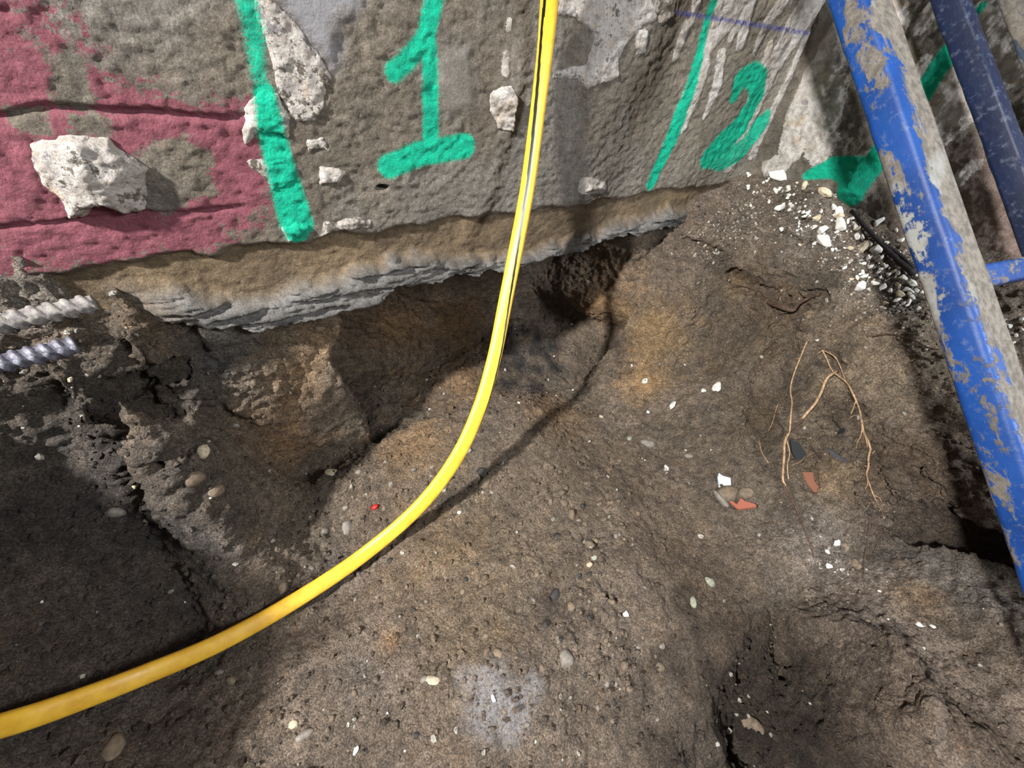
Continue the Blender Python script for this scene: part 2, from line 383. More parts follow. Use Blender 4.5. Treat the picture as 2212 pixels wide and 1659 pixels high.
def wall_attrs(x, z, extra_white=None, rec=None, lip=None, strata=None):
    n = len(x); p = np.stack([x, np.zeros_like(x), z], 1)
    base = np.tile(lin(109, 103, 95), (n, 1))
    f = sm(-0.2, 0.5, fbm(p, 0.25, 3, 0.5, 12))[:, None]; base = base * (1 - f) + lin(98, 90, 79) * f
    f = sm(1.0, 1.5, x)[:, None] * 0.6; base = base * (1 - f) + lin(122, 114, 101) * f
    ext = np.zeros((n, 3)); paint = np.zeros((n, 3))
    for q in GREY_POLYS:
        f = sm(-0.02, 0.02, poly_sd(x, z, q) + 0.022 * fbm(p, 0.06, 4, 0.6, 5)) * (1.0 if q is GREY_POLYS[0] else 0.55); base = base * (1 - f[:, None]) + (lin(126, 124, 126) if q is GREY_POLYS[0] else lin(116, 111, 104)) * f[:, None]; ext[:, 0] = np.maximum(ext[:, 0], f * 0.85)
    if rec is not None:
        f = (rec * 0.9)[:, None]; c = lin(102, 86, 65) * (1 + 0.3 * fbm(p, 0.1, 3, 0.5, 61))[:, None]; base = base * (1 - f) + c * f
        f = (lip * 0.95)[:, None]; c = lin(108, 106, 103) * (1 + 0.5 * strata)[:, None]; base = base * (1 - f) + np.clip(c, .02, .5) * f
        ext[:, 2] = lip
    sdr = poly_sd(x, z, RED_POLY); r = sm(-0.09, 0.07, sdr)
    fade = sm(wb(0, 0)[0] - 0.12, wb(330, 60)[0], x) * sm(wb(300, 240)[1], wb(300, 120)[1], z)
    r = r * (1 - 0.62 * fade)
    for h in RED_HOLES: r = np.minimum(r, 1 - sm(-0.035, 0.02, poly_sd(x, z, h)))
    paint[:, 0] = r * 0.80 * (1 - (rec if rec is not None else 0))
    for s, wgt in zip(GB, GREEN_W):
        d = seg_dist(x, z, s); paint[:, 1] = np.maximum(paint[:, 1], wgt * sm(0.026, -0.010, d))
    paint[:, 2] = white_b(x, z) * 0.95
    if extra_white is not None: paint[:, 2] = np.maximum(paint[:, 2], extra_white)
    ext[:, 1] = sm(0.004, -0.001, seg_dist(x, z, BLUE_LINE)) * 0.85
    return {'col': base, 'paint': paint, 'ext': ext}
def grid_faces(nu, nv):
    i = np.arange(nu - 1)[:, None] * nv + np.arange(nv - 1)[None, :]
    return np.stack([i, i + nv, i + nv + 1, i + 1], -1).reshape(-1, 4)

def build_wall_back():
    xs = np.concatenate([np.arange(-1.6, -0.62, 0.02), np.arange(-0.62, 1.90, 0.0034), [1.93, 2.05, 2.2]])
    us = np.concatenate([np.arange(0, 0.9, 0.0034), np.arange(0.9, 1.7, 0.02), [1.75]])     # height above the bottom edge
    X, U = np.meshgrid(xs, us, indexing='ij'); x = X.ravel(); u = U.ravel()
    zb = wall_bottom(x) + 0.008 * fbm(np.stack([x, x * 0, x * 0], 1), 0.05, 4, 0.6, 21) + 0.012 * np.abs(fbm(np.stack([x, x * 0 + 3, x * 0], 1), 0.12, 3, 0.6, 22))
    z = zb + u
    y, rec, lip, strata = wall_y(x, z)
    A = wall_attrs(x, z, None, rec, lip, strata)
    y = y.reshape(X.shape); z = z.reshape(X.shape); nu, nv = X.shape
    # underside: rows running back below the wall, then top and back are left buried in soil
    rows = [0.01, 0.03, 0.06, 0.1, 0.16, 0.24, 0.34, 0.46, 0.6]
    Y2 = np.concatenate([np.stack([np.full(nu, r) + y[:, 0] * (r < 0.05) for r in rows[::-1]], 1), y], 1)
    zz = [z[:, 0] + 0.006 * fbm(np.stack([xs, xs * 0 + r, xs * 0], 1), 0.05, 3, 0.6, 23) + 0.02 * min(1, r * 5) for r in rows[::-1]]
    Z2 = np.concatenate([np.stack(zz, 1), z], 1)
    X2 = np.concatenate([np.tile(xs[:, None], (1, len(rows))), X], 1)
    topY = np.full((nu, 1), 0.6); Z2 = np.concatenate([Z2, Z2[:, -1:]], 1); Y2 = np.concatenate([Y2, topY], 1); X2 = np.concatenate([X2, xs[:, None]], 1)
    nv2 = X2.shape[1]
    def padA(a):
        a = a.reshape(nu, nv, -1)
        return np.concatenate([np.repeat(a[:, :1], len(rows), 1), a, a[:, -1:]], 1).reshape(nu * nv2, -1)
    A = {k: padA(v) for k, v in A.items()}
    me = mesh_np('wall_back', np.stack([X2.ravel(), Y2.ravel(), Z2.ravel()], 1), grid_faces(nu, nv2), WALL, True, A)
    return tag(link('wall_back', me), 'rough rendered foundation wall with red paint, green numbers and stained base', None, None, 'structure')
wall_back = build_wall_back()

def build_wall_right():
    ys = np.concatenate([np.arange(0.05, -1.3, -0.004), np.arange(-1.3, -2.6, -0.03)])
    zs = np.concatenate([np.arange(0.4, 1.5, 0.004), np.arange(1.5, 2.4, 0.03)])
    Yg, Zg = np.meshgrid(ys, zs, indexing='ij'); y = Yg.ravel(); z = Zg.ravel(); n = len(y)
    p = np.stack([np.full(n, 5.0), y, z], 1)
    wm = white_r(y, z); g = sm(-0.01, 0.015, poly_sd(y, z, GREY_R))
    rr = 0.010 * fbm(p, 0.16, 4, 0.5, 3) + 0.0035 * fbm(p, 0.02, 3, 0.6, 9)
    rr = rr * (1 - 0.7 * g)
    base = np.tile(lin(112, 104, 94), (n, 1)); f = sm(-0.2, 0.5, fbm(p, 0.2, 3, 0.5, 14))[:, None]; base = base * (1 - f) + lin(92, 85, 76) * f
    f = (sm(wr(2100, 330)[1] + 0.1, wr(2100, 330)[1] - 0.1, z) * sm(wr(2000, 300)[0], wr(2150, 300)[0], y) * 0.5)[:, None]; base = base * (1 - f) + lin(120, 96, 90) * f
    base = base * (1 - g[:, None]) + lin(124, 118, 108) * g[:, None]
    paint = np.zeros((n, 3)); ext = np.zeros((n, 3)); ext[:, 0] = g * 0.8
    for s in GR: paint[:, 1] = np.maximum(paint[:, 1], sm(0.02, -0.012, seg_dist(y, z, s)))
    paint[:, 2] = wm * 0.84
    v = np.stack([WX + rr - 0.006 * wm - 0.05 * sm(0.08, 0, np.hypot(y - wr(1840, 405)[0], z - wr(1840, 405)[1])), y, z], 1)
    me = mesh_np('wall_right', v, grid_faces(len(ys), len(zs)), WALL, True, {'col': base, 'paint': paint, 'ext': ext})
    return tag(link('wall_right', me), 'rough rendered wall behind the blue ladder with white plaster smears', None, None, 'structure')
wall_right = build_wall_right()

def wall_patch(name, poly_px, thick, edge, white=1.0, seed=0, label=None, rough=0.5, facets=0):
    poly = np.array([wb(*p) for p in poly_px]); lo = poly.min(0) - 0.012; hi = poly.max(0) + 0.012
    st = 0.0030
    xs = np.arange(lo[0], hi[0], st); zs = np.arange(lo[1], hi[1], st)
    X, Z = np.meshgrid(xs, zs, indexing='ij'); x = X.ravel(); z = Z.ravel(); p = np.stack([x, x * 0 + seed, z], 1)
    sd = poly_sd(x, z, [tuple(q) for q in poly]) + 0.004 * fbm(p, 0.025, 3, 0.6, seed + 5)
    h = thick * (sm(0, edge, sd) ** 0.6) * (1 + rough * fbm(p, 0.06, 4, 0.55, seed + 1)) + 0.004 * thick / 0.02 * fbm(p, 0.012, 2, 0.6, seed + 3) * (sd > 0)
    if facets:
        rg = np.random.default_rng(seed); cx_, cz_ = poly.mean(0); sz = np.ptp(poly, axis=0).max() * 0.5; pl = np.full(x.shape, 9.0)
        for k in range(facets):
            g_ = rg.uniform(-0.75, 0.75, 2); o_ = rg.uniform(-0.6, 0.6, 2)
            pl = np.minimum(pl, 1.0 + g_[0] * ((x - cx_) / sz - o_[0]) + g_[1] * ((z - cz_) / sz - o_[1]) + 0.10 * fbm(p, 0.05, 3, 0.5, seed + 30 + k))
        h = thick * np.minimum(np.clip(pl, 0.15, 1.2), sm(0, edge, sd) * 1.3 + 0.1) + 0.0022 * fbm(p, 0.012, 3, 0.6, seed + 3)
    h = np.where(sd > 0, np.maximum(h, 0.0025), np.maximum(sd * 3, -0.02))
    y0, *_ = wall_y(x, z)
    y0s = y0
    A = wall_attrs(x, z, np.full(x.shape, white))
    A['paint'][:, 0] = 0; A['ext'][:, 1] = 0
    keep = (sd > -0.006)
    F = grid_faces(len(xs), len(zs)); F = F[keep[F].all(1)]
    used = np.unique(F); mp = np.full(len(x), -1); mp[used] = np.arange(len(used))
    v = np.stack([x, y0s - h, z], 1)[used]
    me = mesh_np(name, v, mp[F], WALL, True, {k: a[used] for k, a in A.items()})
    o = link(name, me, wall_back)
    if label: o['label'] = label
    return o
wall_patch('plaster_lump', [(66, 312), (110, 296), (160, 288), (235, 300), (255, 318), (285, 338), (320, 362), (308, 398), (322, 440), (300, 462), (262, 462), (232, 448), (205, 452), (188, 468), (150, 470), (128, 430), (92, 402), (76, 350)], 0.045, 0.022, 0.62, 3, 'big jagged lump of cream-white plaster on the red paint', 0.55, 9)
wall_patch('plaster_lump', [(1062, 205), (1085, 185), (1105, 182), (1113, 215), (1110, 258), (1108, 282), (1078, 274), (1060, 240)], 0.03, 0.015, 0.95, 9, 'oyster-shaped white plaster lump left of the hose', 0.4, 6)
for i, (pp, th, wv) in enumerate([
    ([(556, -20), (600, 10), (642, 55), (690, 118), (718, 165), (702, 205), (682, 262), (640, 265), (604, 200), (578, 110), (556, 40)], 0.005, 0.58),
    ([(556, 195), (600, 203), (628, 255), (622, 300), (590, 288), (556, 286), (530, 312), (522, 280), (530, 240)], 0.007, 0.75),
    ([(662, 300), (700, 296), (714, 330), (690, 322), (670, 330)], 0.005, 0.6),
    ([(690, 358), (735, 362), (748, 374), (735, 394), (692, 400)], 0.007, 0.85),
    ([(528, 346), (600, 345), (640, 360), (640, 395), (590, 410), (566, 384)], 0.004, 0.55),
    ([(1200, -40), (1395, -40), (1422, 40), (1385, 55), (1350, 95), (1335, 130), (1338, 168), (1268, 190), (1243, 170), (1192, 168), (1194, 154), (1262, 140), (1285, 80), (1255, 45), (1205, 30)], 0.005, 0.64),
    ([(1372, 60), (1400, 66), (1392, 110), (1374, 122)], 0.005, 0.7),
    ([(608, 492), (640, 480), (668, 486), (650, 516), (622, 524)], 0.01, 0.8),
    ([(700, 480), (770, 470), (806, 478), (798, 496), (730, 500), (690, 512)], 0.008, 0.5),
    ([(1270, 395), (1300, 398), (1310, 410), (1262, 412)], 0.008, 0.7),
    ([(1400, 0), (1460, 0), (1455, 35), (1430, 60), (1410, 40)], 0.004, 0.45)]):
    wall_patch('plaster_patch', pp, th, 0.010, wv, 20 + 7 * i, None, 0.5)

# ------------------------------------------------------------------ the excavated soil
CP = [  # control points: pixel and height
    (1106, 1100, 0.0), (900, 1200, 0.01), (1300, 1000, 0.0), (1300, 1250, 0.01), (1000, 1010, 0.03), (1180, 940, 0.03), (1106, 1500, 0.06), (1000, 1450, 0.04), (800, 1500, 0.03), (720, 1650, 0.03),
    (1106, 1655, 0.02), (1250, 1550, 0.0), (1400, 1400, -0.02), (1420, 1490, -0.03), (1560, 1410, -0.03), (1480, 1560, -0.03),
    (1780, 1375, 0.06), (1830, 1430, 0.11), (1900, 1570, 0.15), (1960, 1640, 0.16), (2000, 1480, 0.2), (2212, 1659, 0.22), (2100, 1350, 0.2), (1900, 1300, 0.12), (1800, 1200, 0.07), (1650, 1110, 0.03), (1600, 1250, 0.0), (2212, 1420, 0.24), (2040, 1260, 0.19), (1940, 1170, 0.14), (2180, 1330, 0.26),
    (700, 1040, 0.06), (600, 1130, 0.1), (820, 980, 0.04),
    (1500, 900, 0.06), (1450, 830, 0.07), (1560, 990, 0.06), (1480, 760, 0.15), (1420, 700, 0.25), (1500, 640, 0.38), (1440, 600, 0.42), (1600, 800, 0.22), (1700, 900, 0.22), (1650, 960, 0.13), (1700, 1050, 0.10),
    (1620, 640, 0.42), (1700, 760, 0.33), (1780, 760, 0.40), (1800, 860, 0.32), (1780, 1000, 0.2), (1850, 1050, 0.22), (1900, 900, 0.36), (1930, 1000, 0.32), (1700, 520, 0.655), (1820, 600, 0.635), (1700, 575, 0.57), (1800, 660, 0.53), (1850, 720, 0.5), (1950, 760, 0.53), (2010, 900, 0.42), (2060, 1000, 0.40), (1985, 675, 0.60), (2080, 700, 0.60),
    (420, 760, 0.5), (520, 900, 0.27), (560, 1010, 0.17), (300, 800, 0.50), (200, 830, 0.52), (100, 820, 0.56), (350, 920, 0.36), (200, 960, 0.42), (0, 960, 0.47), (0, 1150, 0.36), (250, 1100, 0.28), (400, 1080, 0.2), (0, 1400, 0.26), (200, 1300, 0.18), (400, 1250, 0.09), (560, 1300, 0.05), (0, 1659, 0.2), (250, 1600, 0.09), (450, 1500, 0.04),
]
CW = [(-.5, .08, .80), (-.33, .09, .75), (-.5, -.005, .785), (-.42, -.005, .775), (-.35, -.005, .755), (-.28, -.012, .70), (-1.1, -0.02, .9), (-0.6, -0.02, .79), (-0.4, -0.10, .68), (-0.7, -0.12, .70), (-0.32, -0.2, .58), (-0.68, -0.26, .58), (-.86, -.12, .80), (-.86, -.35, .88), (-.86, -.6, .90), (-.9, -.9, .80), (-1.1, -.3, .96), (-1.1, -.7, .96), (-1.1, -1.2, .9), (-.9, -1.3, .7), (-.6, -1.75, .4), (-1.1, -1.8, .8), (-.62, -.85, .3), (-.55, -1.2, .25), (0, -2, -.1), (0.05, -1.5, -.02), (1.15, -1.95, .25), (.6, -1.4, -.03), (.5, -1.6, -.04), (.75, -1.25, -.02), (.5, -1.9, -.06), (2.1, -1.8, .5), (1.5, -1.6, .3), (2.1, -1, .80), (1.86, -.96, .77), (1.86, -.82, .74), (1.86, -.68, .71), (1.86, -.55, .74), (2.1, -.4, .84), (1.86, -0.4, .79), (1.86, -0.2, .80), (1.86, -0.05, .78), (1.72, -0.03, .72), (1.5, -0.02, .62), (2.1, 0.1, .84), (1.95, .2, .8),  # left rim out of view is raised to shade the left bank
      (.25, .1, -.0), (.25, .4, -.02), (.7, .05, -0.02), (.7, .4, -.03), (1.2, .0, 0.0), (1.2, .35, 0), (.7, -.12, .035), (-.4, .4, .68), (-1, .4, .72), (1.8, .4, .7), (0.3, -0.06, .045), (1.25, -0.16, .05)]
def tps_fit(P, z, lam=2e-4):
    n = len(P); d2 = ((P[:, None] - P[None]) ** 2).sum(-1); K = 0.5 * d2 * np.log(d2 + 1e-12) + lam * np.eye(n)
    Q = np.concatenate([np.ones((n, 1)), P], 1); A = np.block([[K, Q], [Q.T, np.zeros((3, 3))]])
    return np.linalg.solve(A, np.concatenate([z, np.zeros(3)]))
EDGE = [tuple(on_z(*q)[:2]) for q in [(1700, 1300, 0.04), (1780, 1378, 0.06), (1830, 1440, 0.11), (1900, 1572, 0.15), (1950, 1640, 0.16), (1990, 1740, 0.16), (2030, 1900, .16)]]
def mound_step(x, y, dip=True):
    """the bank on the right stands above the hole along a broken edge"""
    P = [(px_, py_, 0.0) for px_, py_ in EDGE]; d = seg_dist(x, y, P)
    poly = EDGE + [(1.2, -2.6), (2.6, -2.6), (2.6, -1.0), (1.3, -1.0)]
    sd = np.where(poly_sd(x, y, poly) > 0, d, -d)
    wob_ = 0.010 * np.sin(x * 41) + 0.008 * np.sin(y * 67 + 1)
    up = 0.22 * sm(-0.012, 0.022, sd + wob_) * sm(-1.14, -1.30, y)
    if not dip: return up
    return up - 0.24 * sm(-0.42, -0.02, sd + 2 * wob_) * sm(0.03, 0.0, sd + wob_) * sm(-1.10, -1.30, y)
pts = np.array([tuple(on_z(a, b, z)) for a, b, z in CP] + CW)
pts[:, 2] -= mound_step(pts[:, 0], pts[:, 1], False)
TP, TC = pts[:, :2], tps_fit(pts[:, :2], pts[:, 2])
def terrain(x, y):
    out = np.full(x.shape, TC[-3]) + TC[-2] * x + TC[-1] * y
    for k in range(len(TP)):
        d2 = (x - TP[k, 0]) ** 2 + (y - TP[k, 1]) ** 2
        out += TC[k] * 0.5 * d2 * np.log(d2 + 1e-12)
    return out
HOL = (on_z(1975, 1115, 0.20), on_z(2240, 1285, 0.18))
STEP = 0.0066
def hit_terrain(px, py):
    d = ray(px, py); t = np.linspace(0.3, 3.2, 1500) / np.linalg.norm(d); P = CAM + d[None] * t[:, None]
    below = P[:, 2] < terrain(P[:, 0], P[:, 1]) + mound_step(P[:, 0], P[:, 1])
    return P[np.argmax(below)]
# gullies and pockets dug into the banks: pixel path, radius, how far the axis lies behind the face
GULLY = [([(1705, 690), (1685, 760), (1655, 860), (1640, 940)], 0.055, 0.010), ([(1590, 600), (1650, 625), (1720, 650), (1770, 640)], 0.040, -0.012), ([(1775, 770), (1800, 830), (1790, 900)], 0.040, 0.008), ([(1872, 975), (1880, 1040), (1905, 1095)], 0.034, -0.016), ([(1850, 890), (1865, 950)], 0.025, -0.008),
         ([(1725, 960), (1740, 1010), (1752, 1040)], 0.026, -0.008), ([(1930, 1000), (1990, 1045), (2050, 1080)], 0.024, -0.012), ([(1900, 930), (1960, 980), (2000, 1000)], 0.016, -0.008), ([(520, 930), (470, 880)], 0.04, 0.010), ([(330, 1010), (420, 965)], 0.022, -0.010), ([(230, 860), (300, 820), (380, 800)], 0.03, -0.006), ([(300, 640), (400, 650)], 0.03, 0.0), ([(1480, 520), (1560, 545)], 0.018, -0.006), ([(1340, 790), (1360, 795)], 0.03, -0.006)]
def soil_volume():
    xs = np.arange(-1.1, 2.06, STEP, dtype=np.float32); ys = np.arange(-1.95, 0.60, STEP, dtype=np.float32); zs = np.arange(-0.62, 1.12, STEP, dtype=np.float32)
    X2, Y2 = np.meshgrid(xs, ys, indexing='ij')
    h = (terrain(X2.astype(float), Y2.astype(float)) + mound_step(X2.astype(float), Y2.astype(float))).astype(np.float32)
    X = xs[:, None, None]; Y = ys[None, :, None]; Z = zs[None, None, :]
    F = Z - h[:, :, None]
    # ground under the foundation: a block whose face leans out a little towards its foot
    lean = (0.012 + 0.02 * np.sin(9 * X2[:, :1] + 1.0)).astype(np.float32)[:, :, None] - 0.10 * np.clip(0.5 - Z, 0, 0.5) * sm(0.35, 0.0, X)
    blk = np.maximum(Z - 0.64, lean - Y)
    F = smin(F, blk, 0.05)
    # the hollow dug under the wall
    x0 = 0.125 - 0.10 * np.clip(Y, 0, 1) - 0.04 * np.exp(-((Z - 0.28) / 0.14) ** 2) + 0.010 * np.sin(Z * 30)
    x1 = 1.37 - 0.42 * np.clip(Y, 0, 1) + 0.02 * np.sin(Z * 17 + 1) - 0.12 * np.clip(Z - 0.25, 0, 1) + 0.05 * np.exp(-((Z - 0.06) / 0.07) ** 2)
    yb = 0.42 + 0.03 * np.sin(X * 7) - 0.06 * np.clip(0.15 - Z, 0, 0.2) + 0.02 * np.sin(Z * 14)
    zf = -0.06 - 0.03 * sm(0.8, 1.3, X) + 0.015 * np.sin(X * 9 + 1) + 0.05 * np.clip(Y - 0.1, 0, 1) + 0.10 * np.exp(-((X - 1.02) / 0.2) ** 2 - ((Y - 0.36) / 0.14) ** 2)
    cav = smax(smax(x0 - X, X - x1, 0.03), smax(Y - yb, zf - Z, 0.04), 0.035)
    cav = np.maximum(cav, -0.05 - Y)
    F = smax(F, -cav, 0.025)
    # the hollow under the ladder
    a, b = HOL; ab = b - a; L2 = float(ab @ ab)
    t = np.clip(((X - a[0]) * ab[0] + (Y - a[1]) * ab[1] + (Z - a[2]) * ab[2]) / L2, 0, 1)
    e = np.sqrt((X - a[0] - t * ab[0]) ** 2 + (Y - a[1] - t * ab[1]) ** 2 + ((Z - a[2] - t * ab[2]) / 1.5) ** 2) - (0.06 + 0.06 * t)
    F = smax(F, -e, 0.02)
    for path, rad, back in GULLY:
        P = []
        for px, py in path:
            q = hit_terrain(px, py); d = (q - CAM) / np.linalg.norm(q - CAM); P.append(q - d * back)
        for a, b in zip(P[:-1], P[1:]):
            lo = np.minimum(a, b) - rad * 1.3 - 0.05; hi = np.maximum(a, b) + rad * 1.3 + 0.05
            i0, i1 = np.searchsorted(xs, (lo[0], hi[0])); j0, j1 = np.searchsorted(ys, (lo[1], hi[1])); k0, k1 = np.searchsorted(zs, (lo[2], hi[2]))
            x_ = xs[i0:i1, None, None]; y_ = ys[None, j0:j1, None]; z_ = zs[None, None, k0:k1]; ab = b - a; L2 = float(ab @ ab) + 1e-9
            t = np.clip(((x_ - a[0]) * ab[0] + (y_ - a[1]) * ab[1] + (z_ - a[2]) * ab[2]) / L2, 0, 1)
            e = np.sqrt((x_ - a[0] - t * ab[0]) ** 2 + (y_ - a[1] - t * ab[1]) ** 2 + (z_ - a[2] - t * ab[2]) ** 2) - rad * (1 + min(0.25, 0.010 / rad) * np.sin(47 * x_ + 39 * z_))
            F[i0:i1, j0:j1, k0:k1] = smax(F[i0:i1, j0:j1, k0:k1], -e, 0.014)
    return F, xs, ys, zs
def surface_nets(F, xs, ys, zs):
    S = F < 0
    c = S[:-1, :-1, :-1].astype(np.int8)
    for a in (0, 1):
        for b in (0, 1):
            for d in (0, 1):
                if a or b or d: c += S[a:S.shape[0] - 1 + a, b:S.shape[1] - 1 + b, d:S.shape[2] - 1 + d]
    act = np.argwhere((c > 0) & (c < 8))
    idx = np.full(c.shape, -1, np.int32); idx[act[:, 0], act[:, 1], act[:, 2]] = np.arange(len(act))
    cor = {}
    for a in (0, 1):
        for b in (0, 1):
            for d in (0, 1): cor[(a, b, d)] = F[act[:, 0] + a, act[:, 1] + b, act[:, 2] + d]
    acc = np.zeros((len(act), 3)); cnt = np.zeros(len(act))
    ks = list(cor)
    for p in ks:
        for ax in range(3):
            if p[ax] == 0:
                q = list(p); q[ax] = 1; q = tuple(q); fa, fb = cor[p], cor[q]
                m = (fa < 0) != (fb < 0); t = np.where(m, fa / np.where(m, fa - fb, 1), 0)
                pt = np.tile(np.array(p, float), (len(act), 1)); pt[:, ax] = t
                acc += pt * m[:, None]; cnt += m
    v = act + acc / cnt[:, None]
    v = np.stack([xs[0] + v[:, 0] * STEP, ys[0] + v[:, 1] * STEP, zs[0] + v[:, 2] * STEP], 1)
    quads = []
    for ax in range(3):
        sl = [slice(None)] * 3; sl2 = [slice(None)] * 3; sl[ax] = slice(0, -1); sl2[ax] = slice(1, None)
        e = np.argwhere(S[tuple(sl)] != S[tuple(sl2)]); u, w = [a for a in range(3) if a != ax]
        ok = (e[:, u] > 0) & (e[:, w] > 0) & (e[:, u] < c.shape[u]) & (e[:, w] < c.shape[w]); e = e[ok]
        inside = S[e[:, 0], e[:, 1], e[:, 2]]
        q = []
        for du, dw in ((1, 1), (0, 1), (0, 0), (1, 0)):
            k = e.copy(); k[:, u] -= du; k[:, w] -= dw; q.append(idx[k[:, 0], k[:, 1], k[:, 2]])
        q = np.stack(q, 1)
        flip = inside if ax != 1 else ~inside
        q[~flip] = q[~flip][:, ::-1]
        quads.append(q)
    return v, np.concatenate(quads)
def vnormals(v, f):
    n = np.cross(v[f[:, 2]] - v[f[:, 0]], v[f[:, 3]] - v[f[:, 1]]); out = np.zeros_like(v)
    for k in range(4): np.add.at(out, f[:, k], n)
    return out / (np.linalg.norm(out, axis=1, keepdims=True) + 1e-12)
_F, _xs, _ys, _zs = soil_volume()
SV, SF = surface_nets(_F, _xs, _ys, _zs); del _F
SN = vnormals(SV, SF)
bvh0 = BVHTree.FromPolygons(SV.tolist(), SF.tolist())
def hit(px, py, bvh=None):
    d = ray(px, py); d /= np.linalg.norm(d)
    r = (bvh or bvh0).ray_cast(Vector(CAM), Vector(d))
    return r[0], r[1]
# colours and roughness of the ground: patches by place, painted shade of the dark hole included
BLOBS = [  # pixel, radius in metres, colour (sRGB), strength
    (700, 740, .10, (150, 124, 92), .7), (640, 820, .10, (138, 114, 86), .7), (620, 960, .10, (128, 100, 72), .8), (540, 900, .07, (106, 84, 62), .6),
    (480, 720, .07, (84, 82, 80), .9), (460, 790, .07, (70, 68, 66), .9), (420, 850, .08, (66, 62, 58), .8), (300, 680, .08, (100, 82, 60), .7), (300, 850, .10, (78, 66, 52), .7), (200, 780, .10, (92, 78, 60), .7), (200, 950, .14, (66, 60, 55), .8),
    (100, 620, .08, (122, 114, 104), .7), (-60, 640, .12, (118, 110, 100), .7), (60, 900, .12, (70, 63, 56), .8),
    (100, 1100, .16, (62, 58, 54), .9), (300, 1150, .16, (66, 61, 57), .9), (420, 1050, .10, (70, 65, 58), .8), (150, 1350, .16, (72, 64, 60), .8), (400, 1350, .12, (82, 73, 66), .7), (100, 1600, .14, (78, 70, 64), .7), (350, 1580, .12, (84, 76, 68), .6), (450, 1200, .08, (82, 77, 72), .7),
    (1300, 650, .16, (150, 120, 84), .8), (1420, 720, .14, (150, 124, 88), .8), (1390, 830, .10, (152, 122, 84), .8), (900, 960, .14, (136, 108, 76), .7), (1000, 830, .14, (128, 102, 72), .7), (1200, 890, .14, (134, 106, 76), .7), (850, 700, .2, (120, 92, 62), .8), (800, 860, .08, (104, 92, 78), .6), (1000, 700, .16, (118, 90, 60), .8),
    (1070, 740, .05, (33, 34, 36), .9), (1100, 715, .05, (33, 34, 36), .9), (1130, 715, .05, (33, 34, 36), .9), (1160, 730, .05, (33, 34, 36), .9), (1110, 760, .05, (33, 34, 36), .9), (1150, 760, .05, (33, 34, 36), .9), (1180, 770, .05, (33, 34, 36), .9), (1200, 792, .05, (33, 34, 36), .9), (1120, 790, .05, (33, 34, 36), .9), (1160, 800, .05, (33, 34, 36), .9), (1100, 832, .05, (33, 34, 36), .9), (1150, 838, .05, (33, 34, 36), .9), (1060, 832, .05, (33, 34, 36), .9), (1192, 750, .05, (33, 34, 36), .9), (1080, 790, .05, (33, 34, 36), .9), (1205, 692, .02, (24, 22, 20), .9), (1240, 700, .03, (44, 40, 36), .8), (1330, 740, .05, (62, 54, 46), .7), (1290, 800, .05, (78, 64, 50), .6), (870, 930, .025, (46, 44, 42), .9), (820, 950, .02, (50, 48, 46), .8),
    (1200, 1000, .2, (106, 92, 76), .5), (1400, 1050, .22, (100, 86, 72), .6), (1106, 1150, .2, (120, 104, 84), .5), (900, 1250, .2, (122, 105, 86), .5), (950, 1180, .1, (128, 104, 74), .5), (840, 1390, .03, (148, 112, 72), .8), (1000, 1350, .12, (120, 104, 82), .5), (800, 1440, .08, (104, 98, 92), .6), (1190, 1300, .04, (70, 60, 52), .7), (720, 1230, .06, (96, 92, 88), .5),
    (1500, 1200, .2, (94, 81, 67), .7), (1600, 1380, .14, (82, 70, 58), .7), (1700, 1480, .16, (52, 43, 35), .9), (1540, 1560, .17, (52, 43, 34), .9), (1650, 1600, .18, (44, 36, 29), .9), (1760, 1640, .14, (42, 35, 28), .9), (1800, 1520, .06, (46, 38, 30), .9), (1740, 1440, .06, (46, 38, 30), .9), (1790, 1580, .07, (44, 36, 29), .9), (1840, 1640, .06, (44, 36, 29), .9), (1450, 1620, .10, (60, 50, 41), .8),  # deep browns: shade of the hole painted into the soil colour
    (1650, 760, .09, (104, 88, 68), .6), (1650, 900, .10, (92, 78, 60), .7), (1700, 640, .12, (96, 78, 58), .7), (1600, 600, .10, (112, 92, 66), .6), (1560, 560, .05, (66, 58, 50), .7), (1800, 600, .08, (84, 76, 66), .6), (1900, 820, .14, (134, 118, 98), .7), (1980, 760, .14, (134, 120, 102), .7), (1830, 700, .10, (126, 110, 88), .6), (1800, 1030, .08, (142, 122, 96), .7), (1830, 900, .05, (72, 60, 48), .7), (1980, 1010, .10, (92, 76, 60), .7), (2080, 1180, .22, (52, 43, 35), .9),
    (1780, 1180, .12, (124, 116, 108), .6), (1980, 1220, .08, (104, 102, 100), .7), (2100, 1290, .08, (86, 86, 84), .7), (1900, 1340, .16, (104, 94, 86), .6), (2100, 1500, .25, (106, 92, 80), .6), (1990, 1280, .05, (130, 106, 74), .6), (1750, 500, .14, (110, 102, 92), .8), (1950, 620, .14, (112, 104, 94), .8),
]
